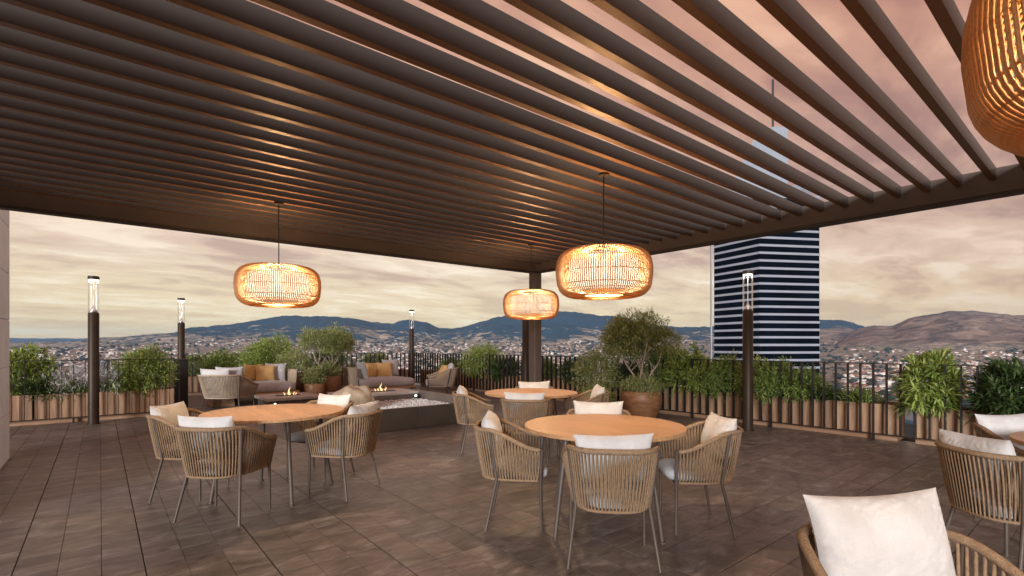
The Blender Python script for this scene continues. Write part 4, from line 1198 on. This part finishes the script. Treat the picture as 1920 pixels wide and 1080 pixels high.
def rope_panel(p0, p1, z0, z1, nst, lean):
    """upright strands between two rails from p0 to p1"""
    b = MB()
    P0, P1 = Vector(p0), Vector(p1)
    b.tube([(P0.x + lean[0], P0.y + lean[1], z1), (P1.x + lean[0], P1.y + lean[1], z1)], .016, 8)
    b.tube([(P0.x, P0.y, z0), (P1.x, P1.y, z0)], .012, 6)
    for k in range(nst):
        q = P0.lerp(P1, (k + .5) / nst)
        b.tube([(q.x, q.y, z0), (q.x + lean[0], q.y + lean[1], z1)], .0085, 5, cap=False)
    return b
def daybed(label, x, y, m):
    """m = +1: arm on the -x side; -1: mirrored"""
    t_ = thing('daybed', label, 'daybed', (x, y, 0), 0, 'teak daybeds in the lounge corner')
    link('platform', superslab(.80, .78, .205, .262, 6, .012).mesh('platform', M['teak'], True, 40), t_)
    for sx in (-1, 1):
        for sy in (-1, 1):
            link('leg', MB().box(sx * .62 - .03, sx * .62 + .03, sy * .6 - .03, sy * .6 + .03, 0, .205).mesh('leg', M['black']), t_)
    cu = superslab(.745, .72, .263, .455, 5, .05, puff=.03)
    cu.v = [(v_[0] + m * .03, v_[1] - .04, v_[2]) for v_ in cu.v]
    link('seat_cushion', cu.mesh('seat_cushion', M['grey_fabric'], True, 60), t_)
    stuff(link('back_panel', rope_panel((-.72, .735, 0), (.72, .735, 0), .262, .74, 60, (0, .04)).mesh('back_panel', M['rope_pale'], True), t_))
    stuff(link('side_panel', rope_panel((-m * .765, -.30, 0), (-m * .765, .70, 0), .262, .74, 42, (-m * .03, 0)).mesh('side_panel', M['rope_pale'], True), t_))
    return t_
daybed('teak daybed with grey mattress right of the potted trees', 5.98, 13.0, 1)
daybed('teak daybed with grey mattress left of the potted trees', 2.98, 13.3, -1)
pillow('grey back cushion against the left arm of the right daybed', gm[0], 5.44, 12.95, .69, math.pi / 2, -.22, 'cushion', GB)
pillow('left of the two ochre cushions on the right daybed', sm[0], 5.98, 13.52, .66, .1, -.2, 'cushion', GB)
pillow('right of the two ochre cushions on the right daybed', sm[1], 6.28, 13.40, .66, -.1, -.25, 'cushion', GB)
pillow('grey cushion at the back right of the right daybed', gm[1], 6.55, 13.58, .71, 0, -.15, 'cushion', GB)
pillow('left of the two ochre cushions on the left daybed', sm[1], 2.98, 13.82, .67, .15, -.2, 'cushion', GB)
pillow('right of the two ochre cushions on the left daybed', sm[0], 3.20, 13.62, .66, -.1, -.25, 'cushion', GB)
pillow('grey cushion in the corner of the left daybed', gm[1], 3.48, 13.80, .66, -.5, -.2, 'cushion', GB)

# ------------------------------------------------------------------ raised basin, fire tables, boulder
bs = thing('raised_basin', 'dark raised basin filled with white pebbles in front of the daybeds', 'basin', (3.5, 7.3, 0))
BX0, BX1, BY0, BY1 = -.95, 1.26, 0, 1.34
wb = lambda nm, *a: link(nm, MB().box(*a, .004).mesh(nm, M['basin']), bs)
wb('front_wall', BX0, BX1, 0, .07, 0, .355)
wb('left_wall', BX0, BX0 + .07, .072, BY1, 0, .355)
link('right_wall', MB().box(BX1 + .002, BX1 + .12, 0, BY1 + .82, 0, .475, .004).mesh('right_wall', M['basin_pale']), bs)
for k in range(3):
    link('front_panel', MB().box(BX0 + .01 + k * .735, BX0 + .74 + k * .735, -.012, -.001, .02, .35, .003).mesh('front_panel', M['basin']), bs)
link('gravel_base', MB().box(BX0 + .072, BX1, .072, BY1 - .002, .05, .315).mesh('gravel_base', M['pebble']), bs)
rp = np.random.default_rng(55); pts = []
npb = 3400
xs_ = rp.uniform(BX0 + .09, BX1 - .02, npb); ys_ = rp.uniform(.09, BY1 - .02, npb)
sc = rp.uniform(.012, .026, npb)
Vp = ico[None] * sc[:, None, None] * np.array([1.2, 1.0, .75]) * (1 + rp.uniform(-.2, .2, (npb, 7, 1)))
rt = rp.uniform(0, 6.28, npb); c_, s_ = np.cos(rt)[:, None], np.sin(rt)[:, None]
xx = Vp[:, :, 0] * c_ - Vp[:, :, 1] * s_; yy = Vp[:, :, 0] * s_ + Vp[:, :, 1] * c_
wave = .010 * np.sin(ys_ * 40) + .006 * np.sin(xs_ * 23)
Vp = np.stack([xx + xs_[:, None], yy + ys_[:, None], Vp[:, :, 2] + (.325 + wave)[:, None]], -1)
Fp = (np.arange(npb)[:, None, None] * 7 + icf[None]).reshape(-1, 3)
stuff(link('pebbles', np_mesh('pebbles', Vp.reshape(-1, 3), Fp, M['pebble'], True), bs))
def flames(parent, x, y, z, w_, h_, seed):
    rg = random.Random(seed)
    for k in range(5):
        hh = h_ * (1.0 if k == 2 else rg.uniform(.25, .55)); rr = hh * .075 + .004
        ox = (k - 2) * w_ / 5 + rg.uniform(-.02, .02)
        p = [(x + ox + math.sin(i * 1.1 + k) * .012, y + math.cos(i * 1.3 + k) * .01, z + hh * i / 6) for i in range(7)]
        r_ = [rr * .6, rr, rr * .95, rr * .7, rr * .45, rr * .22, .001]
        link('flame', MB().tube(p, r_, 8).mesh('flame', M['flame'], True), parent)
ft = thing('fire_table', 'long dark fire table with flame behind the pebble basin', 'fire table', (4.05, 9.06, 0))
link('base', MB().box(-.75, .708, -.42, .40, 0, .43, .004).mesh('base', M['basin_pale']), ft)
link('top_slab', MB().box(-.76, .706, -.43, .41, .43, .475, .005).mesh('top_slab', M['fire_top']), ft)
link('burner_tray', MB().box(-.2, .4, -.09, .09, .4755, .485).mesh('burner_tray', M['black']), ft)
flames(ft, .12, .0, .485, .28, .15, 3)
ft2 = thing('fire_table', 'low square fire table with flame in front of the left daybed', 'fire table', (3.0, 10.95, 0))
link('base', MB().box(-.46, .46, -.46, .46, 0, .27, .004).mesh('base', M['basin_pale']), ft2)
link('top_slab', MB().box(-.52, .52, -.52, .52, .27, .325, .006).mesh('top_slab', M['fire_top']), ft2)
link('burner_tray', MB().box(-.22, .22, -.08, .08, .3255, .335).mesh('burner_tray', M['black']), ft2)
flames(ft2, .05, 0, .335, .28, .17, 9)
def spot(label, x, y, z, rz):
    t_ = thing('spotlight', label, 'spotlight', (x, y, z), rz, 'small round spotlights on the fire tables')
    link('housing', MB().tube([(0, .06, .0), (0, -.005, .0)], .045, 18).mesh('housing', M['black'], True, 40), t_)
    link('lens', MB().tube([(0, -.0055, .008), (0, -.010, .008)], .020, 14).mesh('lens', M['spot']), t_)
    return t_
sp1 = spot('small black spotlight with white lens at the inner corner of the pebble basin', 4.62, 8.50, .40, -.5)
dup(sp1, (2.62, 10.41, .21), -.3, 'small spotlight with white lens on the side of the low square fire table')
# boulder
rk = MB()
vs, fs = [], []
nu, nv = 40, 26
for j in range(nv + 1):
    for i in range(nu):
        th_, ph = math.pi * j / nv, 2 * math.pi * i / nu
        d = Vector((math.sin(th_) * math.cos(ph), math.sin(th_) * math.sin(ph), math.cos(th_)))
        k = 1 + .22 * mnoise.noise(d * 1.4 + Vector((3, 1, 2))) + .10 * mnoise.noise(d * 3.1 + Vector((9, 4, 1))) + .06 * mnoise.noise(d * 8)
        zz_ = d.z * .27 * k
        vs.append((d.x * .36 * k, d.y * .27 * k, max(zz_, -.16) + (.03 if d.x > 0 else 0) * d.z))
for j in range(nv):
    for i in range(nu): fs.append((j * nu + i, (j + 1) * nu + i, (j + 1) * nu + (i + 1) % nu, j * nu + (i + 1) % nu))
rk.add(vs, fs)
o = link('boulder', rk.mesh('boulder', M['rock'], True), None, (3.10, 7.72, .46), .5)
tag(o, 'rough tan sandstone boulder lying on the white pebbles', 'boulder')

# ------------------------------------------------------------------ rattan pendants
prof = []
def arc(cx, cz, r1, r2, a0, a1, n):
    for k in range(n):
        q = a0 + (a1 - a0) * k / (n - 1)
        prof.append((cx + r1 * math.cos(q), cz + r2 * math.sin(q)))
prof.append((.150, .012)); prof.append((.20, .003))
arc(.235, .135, .120, .135, -math.pi / 2, 0, 9)
prof.append((.362, .205)); prof.append((.360, .270))
arc(.235, .285, .120, .125, 0.08, math.pi / 2, 9)
prof.append((.17, .405)); prof.append((.12, .395))
prof = [(r_, z_ * .87) for r_, z_ in prof]
me_rib = MB().tube([(r_, 0, z_) for r_, z_ in prof], .0038, 6).mesh('rib', M['rattan'], True)
me_rib2 = MB().tube([(r_, 0, z_) for r_, z_ in prof if r_ > .205 or z_ > .17][:-3], .0038, 6).mesh('rib', M['rattan'], True)
def circ(r_, z_, rad, n=64): return MB().tube([(r_ * math.cos(2 * math.pi * k / n), r_ * math.sin(2 * math.pi * k / n), z_) for k in range(n)], rad, 6, closed=True)
def pendant(label, x, y, zb, ztop=2.66, dim=1.0):
    t_ = thing('pendant_lamp', label, 'pendant lamp', (x, y, zb), 0, 'round rattan pendant lamps')
    NR = 136
    for k in range(NR):
        o = link('rib', me_rib if k % 2 else me_rib2, t_); o.rotation_euler = (0, 0, 2 * math.pi * k / NR)
    for (r_, z_, rad) in ((.150, .012, .007), (.235, .004, .003), (.332, .055, .0028), (.352, .10, .0028), (.358, .205, .0028), (.352, .318, .0028), (.24, .407, .003), (.12, .394, .007)):
        link('hoop', circ(r_ - (.006 if .2 < r_ else 0), z_ * .87 + (.004 if z_ < .02 else 0), rad).mesh('hoop', M['rattan'], True), t_)
    link('frosted_disc', MB().lathe([(.146, .017), (.146, .019)], 40).mesh('frosted_disc', M['disc']), t_)
    link('glow_liner', MB().lathe([(.235, .045), (.262, .09), (.262, .27), (.235, .31)], 48, capb=False, capt=False).mesh('glow_liner', M['glow_liner'], True), t_)
    H = ztop - zb
    link('cord', MB().tube([(0, 0, .33), (0, 0, H - .012)], .005, 6).mesh('cord', M['cord']), t_)
    link('canopy', MB().lathe([(.042, H - .016), (.042, H - .004), (.038, H)], 24).mesh('canopy', M['bronze'], True, 40), t_)
    link('socket', MB().lathe([(.022, .27), (.026, .28), (.026, .325), (.015, .335)], 16).mesh('socket', M['brass'], True, 40), t_)
    link('bulb', MB().lathe([(.010, .185), (.026, .192), (.036, .215), (.030, .245), (.020, .27)], 18).mesh('bulb', M['bulb'], True), t_)
    for k in range(3):
        a = k * 2.094
        link('spoke', MB().tube([(.02 * math.cos(a), .02 * math.sin(a), .33), (.12 * math.cos(a), .12 * math.sin(a), .343)], .003, 6).mesh('spoke', M['cord']), t_)
    L = bpy.data.lights.new('pendant_light', 'POINT')
    L.energy = PEND_W * dim; L.color = (1.0, 0.66, 0.35); L.shadow_soft_size = .055
    lo = bpy.data.objects.new('pendant_light', L); COL.objects.link(lo); lo.parent = t_; lo.location = (0, 0, .205)
PEND_W = 165.0
pendant('rattan pendant lamp hanging over the left table', 1.27, 4.92, 1.713)
pendant('rattan pendant lamp hanging over the centre right table', 2.97, 2.52, 1.72)
pendant('small looking rattan pendant lamp hanging before the pergola post', 4.33, 4.89, 1.70)
pendant('close rattan pendant lamp cut off by the upper right corner', 1.37, -.155, 1.72, dim=.5)

# ------------------------------------------------------------------ air between here and the hills
tv = np.array([v_.co for v_ in bpy.data.objects['terrain'].data.vertices])
hz = MB().box(-19800, 19800, -19800, 19800, float(tv[:, 2].min()) - 1.0, max(float(tv[:, 2].max()), 125.0) + 5.0)
hm = bpy.data.materials.new('blue_air'); hm.use_nodes = True
hn = hm.node_tree
for n_ in list(hn.nodes): hn.nodes.remove(n_)
vo = hn.nodes.new('ShaderNodeVolumePrincipled'); oo = hn.nodes.new('ShaderNodeOutputMaterial')
vo.inputs['Color'].default_value = (0.42, 0.66, 1.0, 1); vo.inputs['Density'].default_value = 3.8e-5
hn.links.new(vo.outputs[0], oo.inputs['Volume'])
stuff(link('haze', hz.mesh('haze', hm)))
